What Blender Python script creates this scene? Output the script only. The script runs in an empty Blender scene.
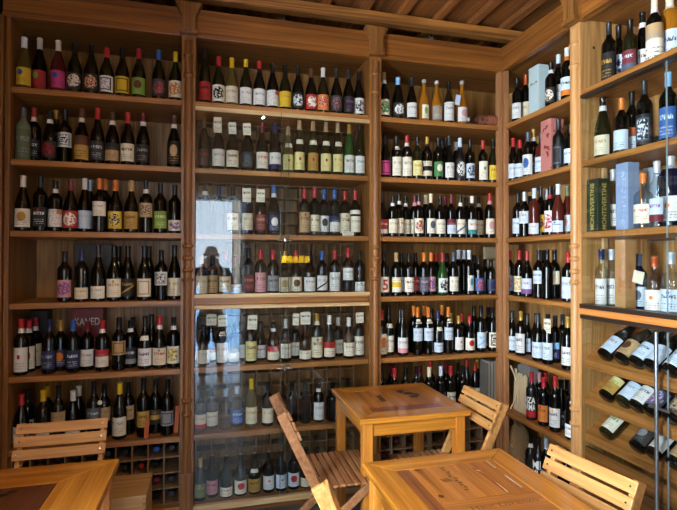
import bpy, bmesh, math, random
from mathutils import Vector, Matrix
random.seed(7)
sc = bpy.context.scene
COL = sc.collection
PI = math.pi

# ------------------------------------------------------------------ camera numbers
F = 485.9; YAW = -0.255869639; PIT = 0.0102193; ROL = 0.0024503; CAMZ = 1.52
def ray(px, py):
    u = (px-338.5)/F; v = (py-254.77)/F
    c, s = math.cos(ROL), math.sin(ROL)
    u, v = c*u+s*v, -s*u+c*v
    Y = math.cos(PIT)+math.sin(PIT)*v; z = math.sin(PIT)-math.cos(PIT)*v
    return (math.cos(YAW)*u-math.sin(YAW)*Y, math.sin(YAW)*u+math.cos(YAW)*Y, z)
def at_y(px, py, Y):
    r = ray(px, py); k = Y/r[1]; return (r[0]*k, Y, r[2]*k+CAMZ)
def at_x(px, py, X):
    r = ray(px, py); k = X/r[0]; return (X, r[1]*k, r[2]*k+CAMZ)
def at_z(px, py, Z):
    r = ray(px, py); k = (Z-CAMZ)/r[2]; return (r[0]*k, r[1]*k, Z)

# ------------------------------------------------------------------ colours
def hexc(h):
    h = h.lstrip('#'); o = []
    for i in (0, 2, 4):
        c = int(h[i:i+2], 16)/255
        o.append(c/12.92 if c <= .04045 else ((c+.055)/1.055)**2.4)
    return (*o, 1)
PAL = dict(white='d8d8d4', cream='d8cfb4', ivory='e2dcc8', yellow='d2b01f', gold='b08a3c', orange='cc7226',
           red='aa2429', pink='c98f96', magenta='b83478', purple='7a4a86', blue='2a589c', navy='1c2550',
           teal='2f7f80', green='3d7a42', lime='7a9c3c', olive='5d6b48', black='0a0a0b', grey='8a8c90',
           charcoal='26272a', brown='5a3722', tan='b0936a', silver='b9c2cc', copper='b4572c', rust='8c4f38', maroon='6a1e2c',
           sky='7fb2d8', pale='c3d3e4', palecream='d9d08e', slate='4a5568')
# ------------------------------------------------------------------ node helpers
def new_mat(name):
    m = bpy.data.materials.new(name); m.use_nodes = True
    nt = m.node_tree; nt.nodes.clear()
    out = nt.nodes.new('ShaderNodeOutputMaterial')
    return m, nt, out
def N(nt, t, **kw):
    n = nt.nodes.new(t)
    for k, v in kw.items():
        if k == 'inp':
            for a, b in v.items(): n.inputs[a].default_value = b
        else: setattr(n, k, v)
    return n
def M2(nt, op, a, b=None, c=None):
    n = nt.nodes.new('ShaderNodeMath'); n.operation = op
    for i, v in enumerate((a, b, c)):
        if v is None: continue
        if hasattr(v, 'is_output'): nt.links.new(v, n.inputs[i])
        else: n.inputs[i].default_value = v
    return n.outputs[0]
def mixc(nt, f, a, b):
    n = nt.nodes.new('ShaderNodeMix'); n.data_type = 'RGBA'
    for i, v in ((0, f), (6, a), (7, b)):
        if hasattr(v, 'is_output'): nt.links.new(v, n.inputs[i])
        else: n.inputs[i].default_value = v
    return n.outputs[2]
def simple(name, col, rough=.5, metal=0, spec=.5, coat=0):
    m, nt, out = new_mat(name)
    b = N(nt, 'ShaderNodeBsdfPrincipled')
    b.inputs['Base Color'].default_value = hexc(col) if isinstance(col, str) else col
    b.inputs['Roughness'].default_value = rough; b.inputs['Metallic'].default_value = metal
    b.inputs['Specular IOR Level'].default_value = spec; b.inputs['Coat Weight'].default_value = coat
    nt.links.new(b.outputs[0], out.inputs[0]); return m
def wood(name, c1, c2, axis='x', scale=1.0, rough=.42, coat=0.0, figure=.5):
    m, nt, out = new_mat(name)
    tc = N(nt, 'ShaderNodeTexCoord'); mp = N(nt, 'ShaderNodeMapping')
    lo, hi = .8*scale, 30*scale
    mp.inputs['Scale'].default_value = {'x': (lo, hi, hi), 'y': (hi, lo, hi), 'z': (hi, hi, lo)}[axis]
    nt.links.new(tc.outputs['Object'], mp.inputs[0])
    n1 = N(nt, 'ShaderNodeTexNoise', inp={'Scale': 1.0, 'Detail': 5.0, 'Roughness': .6, 'Distortion': .15})
    nt.links.new(mp.outputs[0], n1.inputs[0])
    mp2 = N(nt, 'ShaderNodeMapping'); f = scale
    mp2.inputs['Scale'].default_value = {'x': (3*f, 120*f, 120*f), 'y': (120*f, 3*f, 120*f), 'z': (120*f, 120*f, 3*f)}[axis]
    nt.links.new(tc.outputs['Object'], mp2.inputs[0])
    n2 = N(nt, 'ShaderNodeTexNoise', inp={'Scale': 1.0, 'Detail': 3.0})
    nt.links.new(mp2.outputs[0], n2.inputs[0])
    # growth-ring figure
    mp3 = N(nt, 'ShaderNodeMapping')
    mp3.inputs['Scale'].default_value = {'x': (.35, 6, 6), 'y': (6, .35, 6), 'z': (6, 6, .35)}[axis]
    nt.links.new(tc.outputs['Object'], mp3.inputs[0])
    n3 = N(nt, 'ShaderNodeTexNoise', inp={'Scale': 1.0*scale, 'Detail': 1.0})
    nt.links.new(mp3.outputs[0], n3.inputs[0])
    ring = M2(nt, 'SINE', M2(nt, 'MULTIPLY', n3.outputs[0], 110.0))
    ring = M2(nt, 'MULTIPLY_ADD', ring, .055*figure, 0.0)
    f1 = M2(nt, 'ADD', M2(nt, 'MULTIPLY', n1.outputs[0], .75), M2(nt, 'MULTIPLY', n2.outputs[0], .35))
    f1 = M2(nt, 'ADD', f1, ring)
    cr = N(nt, 'ShaderNodeMapRange', inp={'From Min': .36, 'From Max': .72}); nt.links.new(f1, cr.inputs[0])
    c = mixc(nt, cr.outputs[0], hexc(c1), hexc(c2))
    b = N(nt, 'ShaderNodeBsdfPrincipled'); nt.links.new(c, b.inputs['Base Color'])
    b.inputs['Roughness'].default_value = rough; b.inputs['Coat Weight'].default_value = coat
    b.inputs['Coat Roughness'].default_value = .12
    bp = N(nt, 'ShaderNodeBump', inp={'Strength': .12, 'Distance': .002})
    nt.links.new(n2.outputs[0], bp.inputs['Height']); nt.links.new(bp.outputs[0], b.inputs['Normal'])
    nt.links.new(b.outputs[0], out.inputs[0]); return m
D1, D2 = '583414', '9a652f'
WX = wood('oak_x', D1, D2, 'x'); WY = wood('oak_y', D1, D2, 'y'); WZ = wood('oak_z', D1, D2, 'z')
WEDX = wood('oak_edge_x', '72441b', 'b47a3d', 'x'); WEDY = wood('oak_edge_y', '72441b', 'b47a3d', 'y')
PANEL = wood('oak_veneer', '6e4a22', 'ab7d42', 'z', .8, figure=1.6)
PANELR = wood('oak_veneer_pale', '8e6434', 'c2935a', 'z', .8, figure=1.4)
PALEX = wood('pale_edge_x', 'a88658', 'd3b889', 'x')
RACK = wood('rack_wood', '5a4330', '94714e', 'z', 1, .6)
CEILY = wood('ceiling_plank', '633819', 'ab6b32', 'y', .7, .6)
CEILX = wood('ceiling_beam', '6a3f1c', 'b87a38', 'x', .8, .5, figure=1.5)
TABX = wood('table_x', '96540f', 'cf8a30', 'x', 1, .28, .5); TABY = wood('table_y', '96540f', 'cf8a30', 'y', 1, .28, .5)
TABZ = wood('table_z', 'a35c1a', 'c98432', 'z', 1, .35, .2)
INX = wood('crate_x', '824618', 'bd7a34', 'x', 1.2, .32, .4); INY = wood('crate_y', '7c4216', 'b87430', 'y', 1.2, .32, .4)
INDARK = wood('dark_inlay', '3a1c0e', '6b3a20', 'y', 1, .3, .4); INRED = wood('red_inlay', '5c2413', '8f4526', 'x', 1, .3, .4)
CHL = wood('chair_light', 'a06a34', 'c79458', 'y', 1, .45); CHD = wood('chair_brown', '7a4c2c', 'b07c50', 'y', 1, .5)
CRATE = wood('pine_crate', '94683a', 'c39a5e', 'x', .7, .55)
BLACKM = simple('black_satin', '0d0d0f', .3); STEEL = simple('steel', 'b8bcc0', .25, 1)
INK = simple('ink', '17120f', .5); INKRED = simple('ink_red', '7c1a16', .5); CHALK = simple('worn_pale', 'c9b69a', .6)
DARKRAIL = simple('dark_rail', '2c211a', .35)

def glassmat(name, tint=(1, 1, 1, 1), edge=None):
    m, nt, out = new_mat(name)
    tr = N(nt, 'ShaderNodeBsdfTransparent'); tr.inputs[0].default_value = tint
    gl = N(nt, 'ShaderNodeBsdfGlossy'); gl.inputs['Roughness'].default_value = .01
    fr = N(nt, 'ShaderNodeFresnel'); mx = N(nt, 'ShaderNodeMixShader'); ge = N(nt, 'ShaderNodeNewGeometry')
    # the node inverts the index on inside faces: undo that, a thin pane does not bend light
    nt.links.new(M2(nt, 'MULTIPLY_ADD', ge.outputs['Backfacing'], 1/1.5-1.5, 1.5), fr.inputs[0])
    nt.links.new(fr.outputs[0], mx.inputs[0])
    if edge:
        lw = N(nt, 'ShaderNodeLayerWeight', inp={'Blend': .35})
        nt.links.new(mixc(nt, lw.outputs['Facing'], tint, edge), tr.inputs[0])
    nt.links.new(tr.outputs[0], mx.inputs[1]); nt.links.new(gl.outputs[0], mx.inputs[2])
    nt.links.new(mx.outputs[0], out.inputs[0]); return m
PANE = glassmat('pane_glass', (.95, .97, .97, 1))
def tinted(name, col, tr=.5):
    m, nt, out = new_mat(name)
    a = N(nt, 'ShaderNodeBsdfTransparent'); a.inputs[0].default_value = hexc(col)
    b = N(nt, 'ShaderNodeBsdfPrincipled'); b.inputs['Base Color'].default_value = hexc(col)
    b.inputs['Roughness'].default_value = .06
    mx = N(nt, 'ShaderNodeMixShader', inp={0: 1-tr})
    nt.links.new(a.outputs[0], mx.inputs[1]); nt.links.new(b.outputs[0], mx.inputs[2])
    nt.links.new(mx.outputs[0], out.inputs[0]); return m
GLASS = {
 'dark': simple('bottle_dark', '060705', .05, 0, .42), 'olive': simple('bottle_olive', '191a0a', .06, 0, .5),
 'green': tinted('bottle_green', '23481c', .2), 'amber': tinted('bottle_amber', 'b0701c', .3),
 'rose': tinted('bottle_rose', '54221a', .2), 'clear': glassmat('bottle_clear', (.93, .96, .97, 1), (.62, .70, .74, 1)),
 'navy': simple('bottle_navy', '090f26', .07, 0, .5), 'wrap': simple('bottle_wrapped', '6d7a5c', .6),
 'straw': tinted('bottle_straw', '5a5028', .25), 'matte': simple('bottle_matte', '0a0a0c', .3),
}
CAPM = {}
def capmat(c):
    if c not in CAPM:
        CAPM[c] = simple('capsule_'+c, PAL[c], .35, .3 if c in ('gold', 'silver', 'copper') else 0)
    return CAPM[c]
LM = {}
def labmat(base, style, ink, acc, seed):
    key = (base, style, ink, acc, seed)
    if key in LM: return LM[key]
    m, nt, out = new_mat('label_%s_%s' % (base, style)); LM[key] = m
    uv = N(nt, 'ShaderNodeUVMap'); sp = N(nt, 'ShaderNodeSeparateXYZ'); nt.links.new(uv.outputs[0], sp.inputs[0])
    u, v = sp.outputs[0], sp.outputs[1]
    def band(x, lo, hi): return M2(nt, 'MULTIPLY', M2(nt, 'GREATER_THAN', x, lo), M2(nt, 'LESS_THAN', x, hi))
    def noise(a, b, sc_=1.0, det=1.0):
        cb = N(nt, 'ShaderNodeCombineXYZ'); nt.links.new(M2(nt, 'MULTIPLY', u, a), cb.inputs[0]); nt.links.new(M2(nt, 'MULTIPLY', v, b), cb.inputs[1])
        cb.inputs[2].default_value = seed*3.7
        n = N(nt, 'ShaderNodeTexNoise', inp={'Scale': sc_, 'Detail': det}); nt.links.new(cb.outputs[0], n.inputs[0]); return n.outputs[0]
    B, I, A = hexc(PAL[base]), hexc(PAL[ink]), hexc(PAL[acc])
    col = mixc(nt, M2(nt, 'MULTIPLY', noise(4, 4), .12), B, (.25, .22, .18, 1))
    cu = M2(nt, 'ABSOLUTE', M2(nt, 'SUBTRACT', u, .5))
    lines = M2(nt, 'GREATER_THAN', M2(nt, 'SINE', M2(nt, 'MULTIPLY', v, 58.0)), .25)
    lines = M2(nt, 'MULTIPLY', lines, M2(nt, 'GREATER_THAN', noise(26, 9), .5))
    t0, t1, l0, l1 = .60, .76, .12, .42
    if style in ('lowtitle',): t0, t1, l0, l1 = .2, .42, .5, .6
    title = M2(nt, 'MULTIPLY', M2(nt, 'GREATER_THAN', noise(24, 7), .5), band(v, t0, t1))
    title = M2(nt, 'MULTIPLY', title, M2(nt, 'LESS_THAN', cu, .33))
    body = M2(nt, 'MULTIPLY', M2(nt, 'MULTIPLY', lines, band(v, l0, l1)), M2(nt, 'LESS_THAN', cu, .30))
    cv = M2(nt, 'ABSOLUTE', M2(nt, 'SUBTRACT', v, .5))
    def circle(x, y, r, asp=1.15):
        dx = M2(nt, 'MULTIPLY', M2(nt, 'SUBTRACT', u, x), 1.0); dy = M2(nt, 'MULTIPLY', M2(nt, 'SUBTRACT', v, y), 1/asp*1.0)
        return M2(nt, 'LESS_THAN', M2(nt, 'ADD', M2(nt, 'MULTIPLY', dx, dx), M2(nt, 'MULTIPLY', dy, dy)), r*r)
    if style == 'dot':
        col = mixc(nt, M2(nt, 'MULTIPLY', body, .6), col, I)
        col = mixc(nt, circle(.42, .72, .15), col, A)
    elif style == 'art':
        blob = M2(nt, 'MULTIPLY', circle(.5, .5, .36, 1.0), M2(nt, 'GREATER_THAN', noise(7, 7, 1, 2), .47))
        col = mixc(nt, blob, col, A)
        blob2 = M2(nt, 'MULTIPLY', circle(.5, .5, .40, 1.0), M2(nt, 'GREATER_THAN', noise(13, 11, 1, 2), .58))
        col = mixc(nt, blob2, col, I)
    elif style == 'frame':
        fr = M2(nt, 'MULTIPLY', M2(nt, 'LESS_THAN', cu, .34), M2(nt, 'LESS_THAN', cv, .38))
        fi = M2(nt, 'MULTIPLY', M2(nt, 'LESS_THAN', cu, .27), M2(nt, 'LESS_THAN', cv, .32))
        col = mixc(nt, M2(nt, 'SUBTRACT', fr, fi), col, I)
        col = mixc(nt, M2(nt, 'MULTIPLY', fi, M2(nt, 'GREATER_THAN', noise(12, 9), .52)), col, A)
    elif style == 'top':
        col = mixc(nt, M2(nt, 'GREATER_THAN', v, .6), col, A)
        col = mixc(nt, M2(nt, 'ADD', body, M2(nt, 'MULTIPLY', title, .5)), col, I)
    elif style == 'base':
        col = mixc(nt, M2(nt, 'LESS_THAN', v, .3), col, A)
        col = mixc(nt, title, col, I)
    elif style == 'mid':
        col = mixc(nt, band(v, .34, .66), col, A)
        col = mixc(nt, M2(nt, 'MULTIPLY', lines, M2(nt, 'GREATER_THAN', v, .7)), col, I)
    elif style == 'circ':
        col = mixc(nt, circle(.5, .58, .22), col, A)
        col = mixc(nt, M2(nt, 'MULTIPLY', body, .8), col, I)
    elif style == 'pip':
        col = mixc(nt, circle(.5, .62, .085), col, A)
        col = mixc(nt, M2(nt, 'MULTIPLY', body, .8), col, I)
    elif style == 'diag':
        d = M2(nt, 'ADD', M2(nt, 'MULTIPLY', u, -.6), v)
        col = mixc(nt, band(d, .02, .14), col, A); col = mixc(nt, title, col, I)
    elif style == 'corner':
        col = mixc(nt, M2(nt, 'MULTIPLY', M2(nt, 'GREATER_THAN', u, .66), M2(nt, 'GREATER_THAN', v, .72)), col, A)
        col = mixc(nt, M2(nt, 'MULTIPLY', M2(nt, 'GREATER_THAN', noise(18, 9), .56), .6), col, I)
    elif style == 'plain':
        col = mixc(nt, M2(nt, 'MULTIPLY', title, .35), col, I)
    else:
        col = mixc(nt, M2(nt, 'ADD', title, M2(nt, 'MULTIPLY', body, .75)), col, I)
        if acc != base: col = mixc(nt, circle(.5, .86, .07), col, A)
    b = N(nt, 'ShaderNodeBsdfPrincipled', inp={'Roughness': .55}); b.inputs['Specular IOR Level'].default_value = .3
    nt.links.new(col, b.inputs['Base Color']); nt.links.new(b.outputs[0], out.inputs[0])
    return m

# ------------------------------------------------------------------ mesh builder
class MB:
    def __init__(s): s.v = []; s.f = []; s.uv = None
    def add(s, vs, fs):
        o = len(s.v); s.v += [tuple(p) for p in vs]; s.f += [tuple(i+o for i in f) for f in fs]; return s
    def box(s, x0, x1, y0, y1, z0, z1):
        return s.add([(x0,y0,z0),(x1,y0,z0),(x1,y1,z0),(x0,y1,z0),(x0,y0,z1),(x1,y0,z1),(x1,y1,z1),(x0,y1,z1)],
            [(0,3,2,1),(4,5,6,7),(0,1,5,4),(1,2,6,5),(2,3,7,6),(3,0,4,7)])
    def prism(s, pts, axis, a, b):
        # pts: 2-D outline (counter-clockwise), extruded along axis from a to b
        def P(p, t): return {'x': (t, p[0], p[1]), 'y': (p[0], t, p[1]), 'z': (p[0], p[1], t)}[axis]
        n = len(pts); vs = [P(p, a) for p in pts]+[P(p, b) for p in pts]
        fs = [tuple(range(n))[::-1], tuple(range(n, 2*n))]+[(i, (i+1) % n, n+(i+1) % n, n+i) for i in range(n)]
        return s.add(vs, fs)
    def bar(s, p, q, w, t, side=(0, 1, 0), round_=0):
        p, q = Vector(p), Vector(q); d = (q-p).normalized(); sd = Vector(side); sd = (sd-d*sd.dot(d)).normalized(); n = d.cross(sd)
        vs = []
        for e in (p, q):
            for a, b in ((-1, -1), (1, -1), (1, 1), (-1, 1)): vs.append(e+sd*a*w/2+n*b*t/2)
        return s.add(vs, [(0,3,2,1),(4,5,6,7),(0,1,5,4),(1,2,6,5),(2,3,7,6),(3,0,4,7)])
    def cyl(s, p, q, r, r2=None, seg=12):
        p, q = Vector(p), Vector(q); d = (q-p).normalized()
        a = d.orthogonal().normalized(); b = d.cross(a); r2 = r if r2 is None else r2
        vs = [p+(a*math.cos(2*PI*i/seg)+b*math.sin(2*PI*i/seg))*r for i in range(seg)]+[q+(a*math.cos(2*PI*i/seg)+b*math.sin(2*PI*i/seg))*r2 for i in range(seg)]
        return s.add(vs, [tuple(range(seg))[::-1], tuple(range(seg, 2*seg))]+[(i, (i+1) % seg, seg+(i+1) % seg, seg+i) for i in range(seg)])
    def lathe(s, prof, seg=20, a0=0, a1=2*PI, cx=0, cy=0, sy=1):
        full = abs(a1-a0-2*PI) < 1e-6; n = seg if full else seg+1; vs = []; fs = []
        for r, z in prof:
            for i in range(n):
                a = a0+(a1-a0)*i/seg; vs.append((cx+r*math.cos(a), cy+r*math.sin(a)*sy, z))
        for k in range(len(prof)-1):
            for i in range(seg):
                j = (i+1) % n if full else i+1
                fs.append((k*n+i, k*n+j, (k+1)*n+j, (k+1)*n+i))
        if full:
            fs.append(tuple(range(n))[::-1]); o = (len(prof)-1)*n; fs.append(tuple(range(o, o+n)))
        return s.add(vs, fs)
    def mesh(s, name, smooth=False):
        m = bpy.data.meshes.new(name); m.from_pydata([tuple(p) for p in s.v], [], s.f); m.update()
        if smooth:
            m.polygons.foreach_set('use_smooth', [True]*len(m.polygons))
            try: m.set_sharp_from_angle(angle=math.radians(40))
            except Exception: pass
        return m
def tag(o, label=None, cat=None, group=None, kind=None):
    if label: o['label'] = label
    if cat: o['category'] = cat
    if group: o['group'] = group
    if kind: o['kind'] = kind
    return o
def obj(name, mb, mat, parent=None, bevel=0, smooth=False, seg=2):
    me = mb if isinstance(mb, bpy.types.Mesh) else mb.mesh(name, smooth)
    o = bpy.data.objects.new(name, me); COL.objects.link(o)
    if mat: (me.materials.append(mat) if not me.materials else None)
    if parent: o.parent = parent
    if bevel:
        b = o.modifiers.new('bevel', 'BEVEL'); b.width = bevel; b.segments = seg; b.limit_method = 'ANGLE'
    return o
def root(name, loc, label, cat, group=None, rz=0):
    o = bpy.data.objects.new(name, None); COL.objects.link(o); o.location = loc; o.rotation_euler = (0, 0, rz)
    o.empty_display_size = .05
    return tag(o, label, cat, group)
class OffMB(MB):
    """world-coordinate builder for a thing whose root sits at `off`"""
    def __init__(s, off): super().__init__(); s.off = off
    def mesh(s, name, smooth=False):
        s.v = [(p[0]-s.off[0], p[1]-s.off[1], p[2]-s.off[2]) for p in s.v]; return super().mesh(name, smooth)
_txt = {}
def text2d(string, bold=0.0):
    if (string, bold) in _txt: return _txt[(string, bold)]
    cu = bpy.data.curves.new('lettering', 'FONT'); cu.body = string; cu.size = 1; cu.offset = bold; cu.resolution_u = 3
    o = bpy.data.objects.new('lettering', cu); COL.objects.link(o)
    dg = bpy.context.evaluated_depsgraph_get(); me = bpy.data.meshes.new_from_object(o.evaluated_get(dg)); bm_ = bmesh.new(); bm_.from_mesh(me); bmesh.ops.triangulate(bm_, faces=bm_.faces)
    for _ in range(3):
        le = [e for e in bm_.edges if e.calc_length() > .10]
        if le: bmesh.ops.subdivide_edges(bm_, edges=le, cuts=1); bmesh.ops.triangulate(bm_, faces=[f for f in bm_.faces if len(f.verts) > 3])
    bm_.to_mesh(me); bm_.free()
    vs = [(v.co.x, v.co.y) for v in me.vertices]; fs = [tuple(p.vertices) for p in me.polygons]
    bpy.data.objects.remove(o); bpy.data.meshes.remove(me); bpy.data.curves.remove(cu)
    x0 = min(v[0] for v in vs); x1 = max(v[0] for v in vs); y0 = min(v[1] for v in vs); y1 = max(v[1] for v in vs)
    r = ([((x-x0)/(x1-x0), (y-y0)/(y1-y0)) for x, y in vs], fs); _txt[(string, bold)] = r; return r
def lettering(string, fn, mat, parent, bold=0.0, name='lettering'):
    vs, fs = text2d(string, bold); mb = MB(); mb.add([fn(u, v) for u, v in vs], fs)
    return obj(name, mb, mat, parent)

# ------------------------------------------------------------------ setting
def struct(name, mb, mat, bevel=0):
    o = obj(name, mb, mat, None, bevel); o['kind'] = 'structure'; return o
def tile_mat(name, c1, c2, size, grout):
    m, nt, out = new_mat(name)
    tc = N(nt, 'ShaderNodeTexCoord'); br = N(nt, 'ShaderNodeTexBrick')
    br.offset = 0; br.inputs['Scale'].default_value = 1/size; br.inputs['Color1'].default_value = hexc(c1); br.inputs['Color2'].default_value = hexc(c2)
    br.inputs['Mortar'].default_value = hexc(grout); br.inputs['Mortar Size'].default_value = .012; br.inputs['Brick Width'].default_value = 1; br.inputs['Row Height'].default_value = 1
    nt.links.new(tc.outputs['Object'], br.inputs[0])
    b = N(nt, 'ShaderNodeBsdfPrincipled', inp={'Roughness': .35}); nt.links.new(br.outputs[0], b.inputs['Base Color']); nt.links.new(b.outputs[0], out.inputs[0]); return m
FLOORM = tile_mat('floor_tile', '6a6660', '5c5853', .33, '33302d')
def plaster(name, c1, c2):
    m, nt, out = new_mat(name)
    tc = N(nt, 'ShaderNodeTexCoord'); n = N(nt, 'ShaderNodeTexNoise', inp={'Scale': 6.0, 'Detail': 6.0}); nt.links.new(tc.outputs['Object'], n.inputs[0])
    b = N(nt, 'ShaderNodeBsdfPrincipled', inp={'Roughness': .85}); nt.links.new(mixc(nt, n.outputs[0], hexc(c1), hexc(c2)), b.inputs['Base Color'])
    nt.links.new(b.outputs[0], out.inputs[0]); return m
WALLM = plaster('wall_plaster', '6e5236', '8a6a48')
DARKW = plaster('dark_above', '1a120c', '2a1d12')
XL, XR, YB, YF, ZC = -1.50, 2.52, 3.60, -.15, 3.36
struct('floor', MB().box(XL-.2, XR+.2, YF-.12, YB+.2, -.15, 0), FLOORM)
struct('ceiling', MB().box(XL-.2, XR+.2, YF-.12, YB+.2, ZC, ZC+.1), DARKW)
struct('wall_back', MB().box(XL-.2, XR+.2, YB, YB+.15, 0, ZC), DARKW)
struct('wall_right', MB().box(XR, XR+.15, YF, YB, 0, ZC), WALLM)
WY0, WY1, WZ0, WZ1 = -.05, .85, .35, 2.8     # window in the left wall
lw = MB(); lw.box(XL-.15, XL, WY1, YB, 0, ZC); lw.box(XL-.15, XL, YF, WY0, 0, ZC); lw.box(XL-.15, XL, WY0, WY1, 0, WZ0); lw.box(XL-.15, XL, WY0, WY1, WZ1, ZC)
struct('wall_left', lw, WALLM)
DX0, DX1, DZ = -.50, .36, 2.27           # street door behind the camera
fw = MB(); fw.box(XL-.15, DX0, YF-.12, YF, 0, ZC); fw.box(DX1, XR+.15, YF-.12, YF, 0, ZC); fw.box(DX0, DX1, YF-.12, YF, DZ, ZC)
struct('wall_front', fw, WALLM)
WFR = simple('white_frame', 'c9cfd4', .4)
tr = MB(); tr.box(DX0-.05, DX0+.02, YF-.14, YF+.02, 0, DZ+.05); tr.box(DX1-.02, DX1+.05, YF-.14, YF+.02, 0, DZ+.05); tr.box(DX0, DX1, YF-.14, YF+.02, DZ-.02, DZ+.05)
struct('door_1', tr, WFR, .004)
wf = MB()
for a, b, c, d in ((WY0, WY0+.05, WZ0, WZ1), (WY1-.05, WY1, WZ0, WZ1), (WY0, WY1, WZ0, WZ0+.05), (WY0, WY1, WZ1-.05, WZ1), ((WY0+WY1)/2-.03, (WY0+WY1)/2+.03, WZ0, WZ1)):
    wf.box(XL-.10, XL-.03, a, b, c, d)
win = struct('window_1', wf, WFR)
obj('window_pane', MB().box(XL-.07, XL-.064, WY0+.05, WY1-.05, WZ0+.05, WZ1-.05), PANE, win)
# outside
PAVE = tile_mat('pavement_slabs', 'a8adb0', '9da2a6', .4, '6d7072')
struct('street_pavement', MB().box(-9, 9, -14, YF-.12, -.25, -.15), PAVE)
struct('side_pavement', MB().box(-9, XL-.2, YF-.12, 8, -.25, -.15), PAVE)
BLUEW = plaster('blue_painted_wall', '4f7fb4', '86aed2')
tag(obj('street_wall', MB().box(-7, 7, -3.6, -3.35, -.15, .98), BLUEW, None, .02), 'low blue painted wall across the street, mirrored in the glass door', 'wall')
m = MB(); m.box(.50, 7, -6.5, -5.2, -.15, 7)
bl = obj('street_building', m, plaster('street_facade', '6b6660', '8a8378')); tag(bl, 'grey-brown building across the street, mirrored dimly in the glass door', 'building')
for i in range(3):
    for j in range(3): obj('window', MB().box(.8+1.5*i, 1.6+1.5*i, -5.21, -5.18, .6+2.1*j, 1.9+2.1*j), DARKRAIL, bl)
# ceiling timber: planks, ribs, beams
struct('trim_1', MB().box(XL, XR, 3.06, 3.13, 3.112, 3.185), CEILX, .006)
pl = MB(); x = XL
while x < XR:
    pl.box(x+.003, min(x+.197, XR), YF, YB, 3.225, 3.245); x += .2
struct('trim_2', pl, CEILY)
k = 3
for i in range(16):
    x = XL+.1+i*.265
    if x < XR: struct('trim_%d' % k, MB().box(x-.028, x+.028, YF, YB, 3.185, 3.225), CEILY, .004); k += 1
struct('trim_%d' % k, MB().box(XL, XR, 1.0, 1.08, 3.112, 3.185), CEILX, .006); k += 1

# ------------------------------------------------------------------ shelving
ZS = [2.46, 2.065, 1.675, 1.28, .88, .485, .075]; TH = .032
FZ0, FZ1 = 2.835, 3.004
def pilaster_mb(mb, cx, cy, axis, z0=.0, z1=2.835, w=.078, deep=.022):
    # flat stile plus a turned half column with rings at mid height
    prof = [(w*.30, z0+.28)]
    ringz = [1.40, 1.46, 1.53, 1.60]
    for z in sorted(ringz+[2.60, 2.72, .62, .70]):
        prof += [(w*.30, z-.014), (w*.40, z-.006), (w*.42, z), (w*.40, z+.006), (w*.30, z+.014)]
    prof += [(w*.30, z1-.03)]
    if axis == 'x':
        mb.box(cx-w/2, cx+w/2, cy, cy+.06, z0, z1); mb.lathe(prof, 12, -PI, 0, cx, cy)
        mb.box(cx-w*.46, cx+w*.46, cy-.012, cy, z0, z0+.28); 
    else:
        mb.box(cx, cx+.06, cy-w/2, cy+w/2, z0, z1); mb.lathe(prof, 12, PI/2, 1.5*PI, cx, cy)
        mb.box(cx-.012, cx, cy-w*.46, cy+w*.46, z0, z0+.28)
def capital_mb(mb, c, front, axis):
    out = [(-.040, 2.862), (.040, 2.862), (.040, 2.945), (.078, 3.02), (-.078, 3.02), (-.040, 2.945)]
    ring = [(-.05, 2.838), (.05, 2.838), (.05, 2.862), (-.05, 2.862)]
    if axis == 'x':
        mb.prism([(c+a, z) for a, z in out], 'y', front-.045, front+.02); mb.prism([(c+a, z) for a, z in ring], 'y', front-.05, front+.02)
    else:
        mb.prism([(c+a, z) for a, z in out], 'x', front-.045, front+.02); mb.prism([(c+a, z) for a, z in ring], 'x', front-.05, front+.02)
def lattice_mb(mb, axis, a0, a1, z0, z1, d0, d1, cell=.105, t=.009):
    n = max(1, round((a1-a0)/cell)); m = max(1, round((z1-z0)/cell))
    for i in range(n+1):
        a = a0+(a1-a0)*i/n
        if axis == 'x': mb.box(a-t/2, a+t/2, d0, d1, z0, z1)
        else: mb.box(d0, d1, a-t/2, a+t/2, z0, z1)
    for j in range(m+1):
        z = z0+(z1-z0)*j/m
        if axis == 'x': mb.box(a0, a1, d0+.001, d1, z-t/2, z+t/2)
        else: mb.box(d0+.001, d1, a0, a1, z-t/2, z+t/2)

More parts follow.
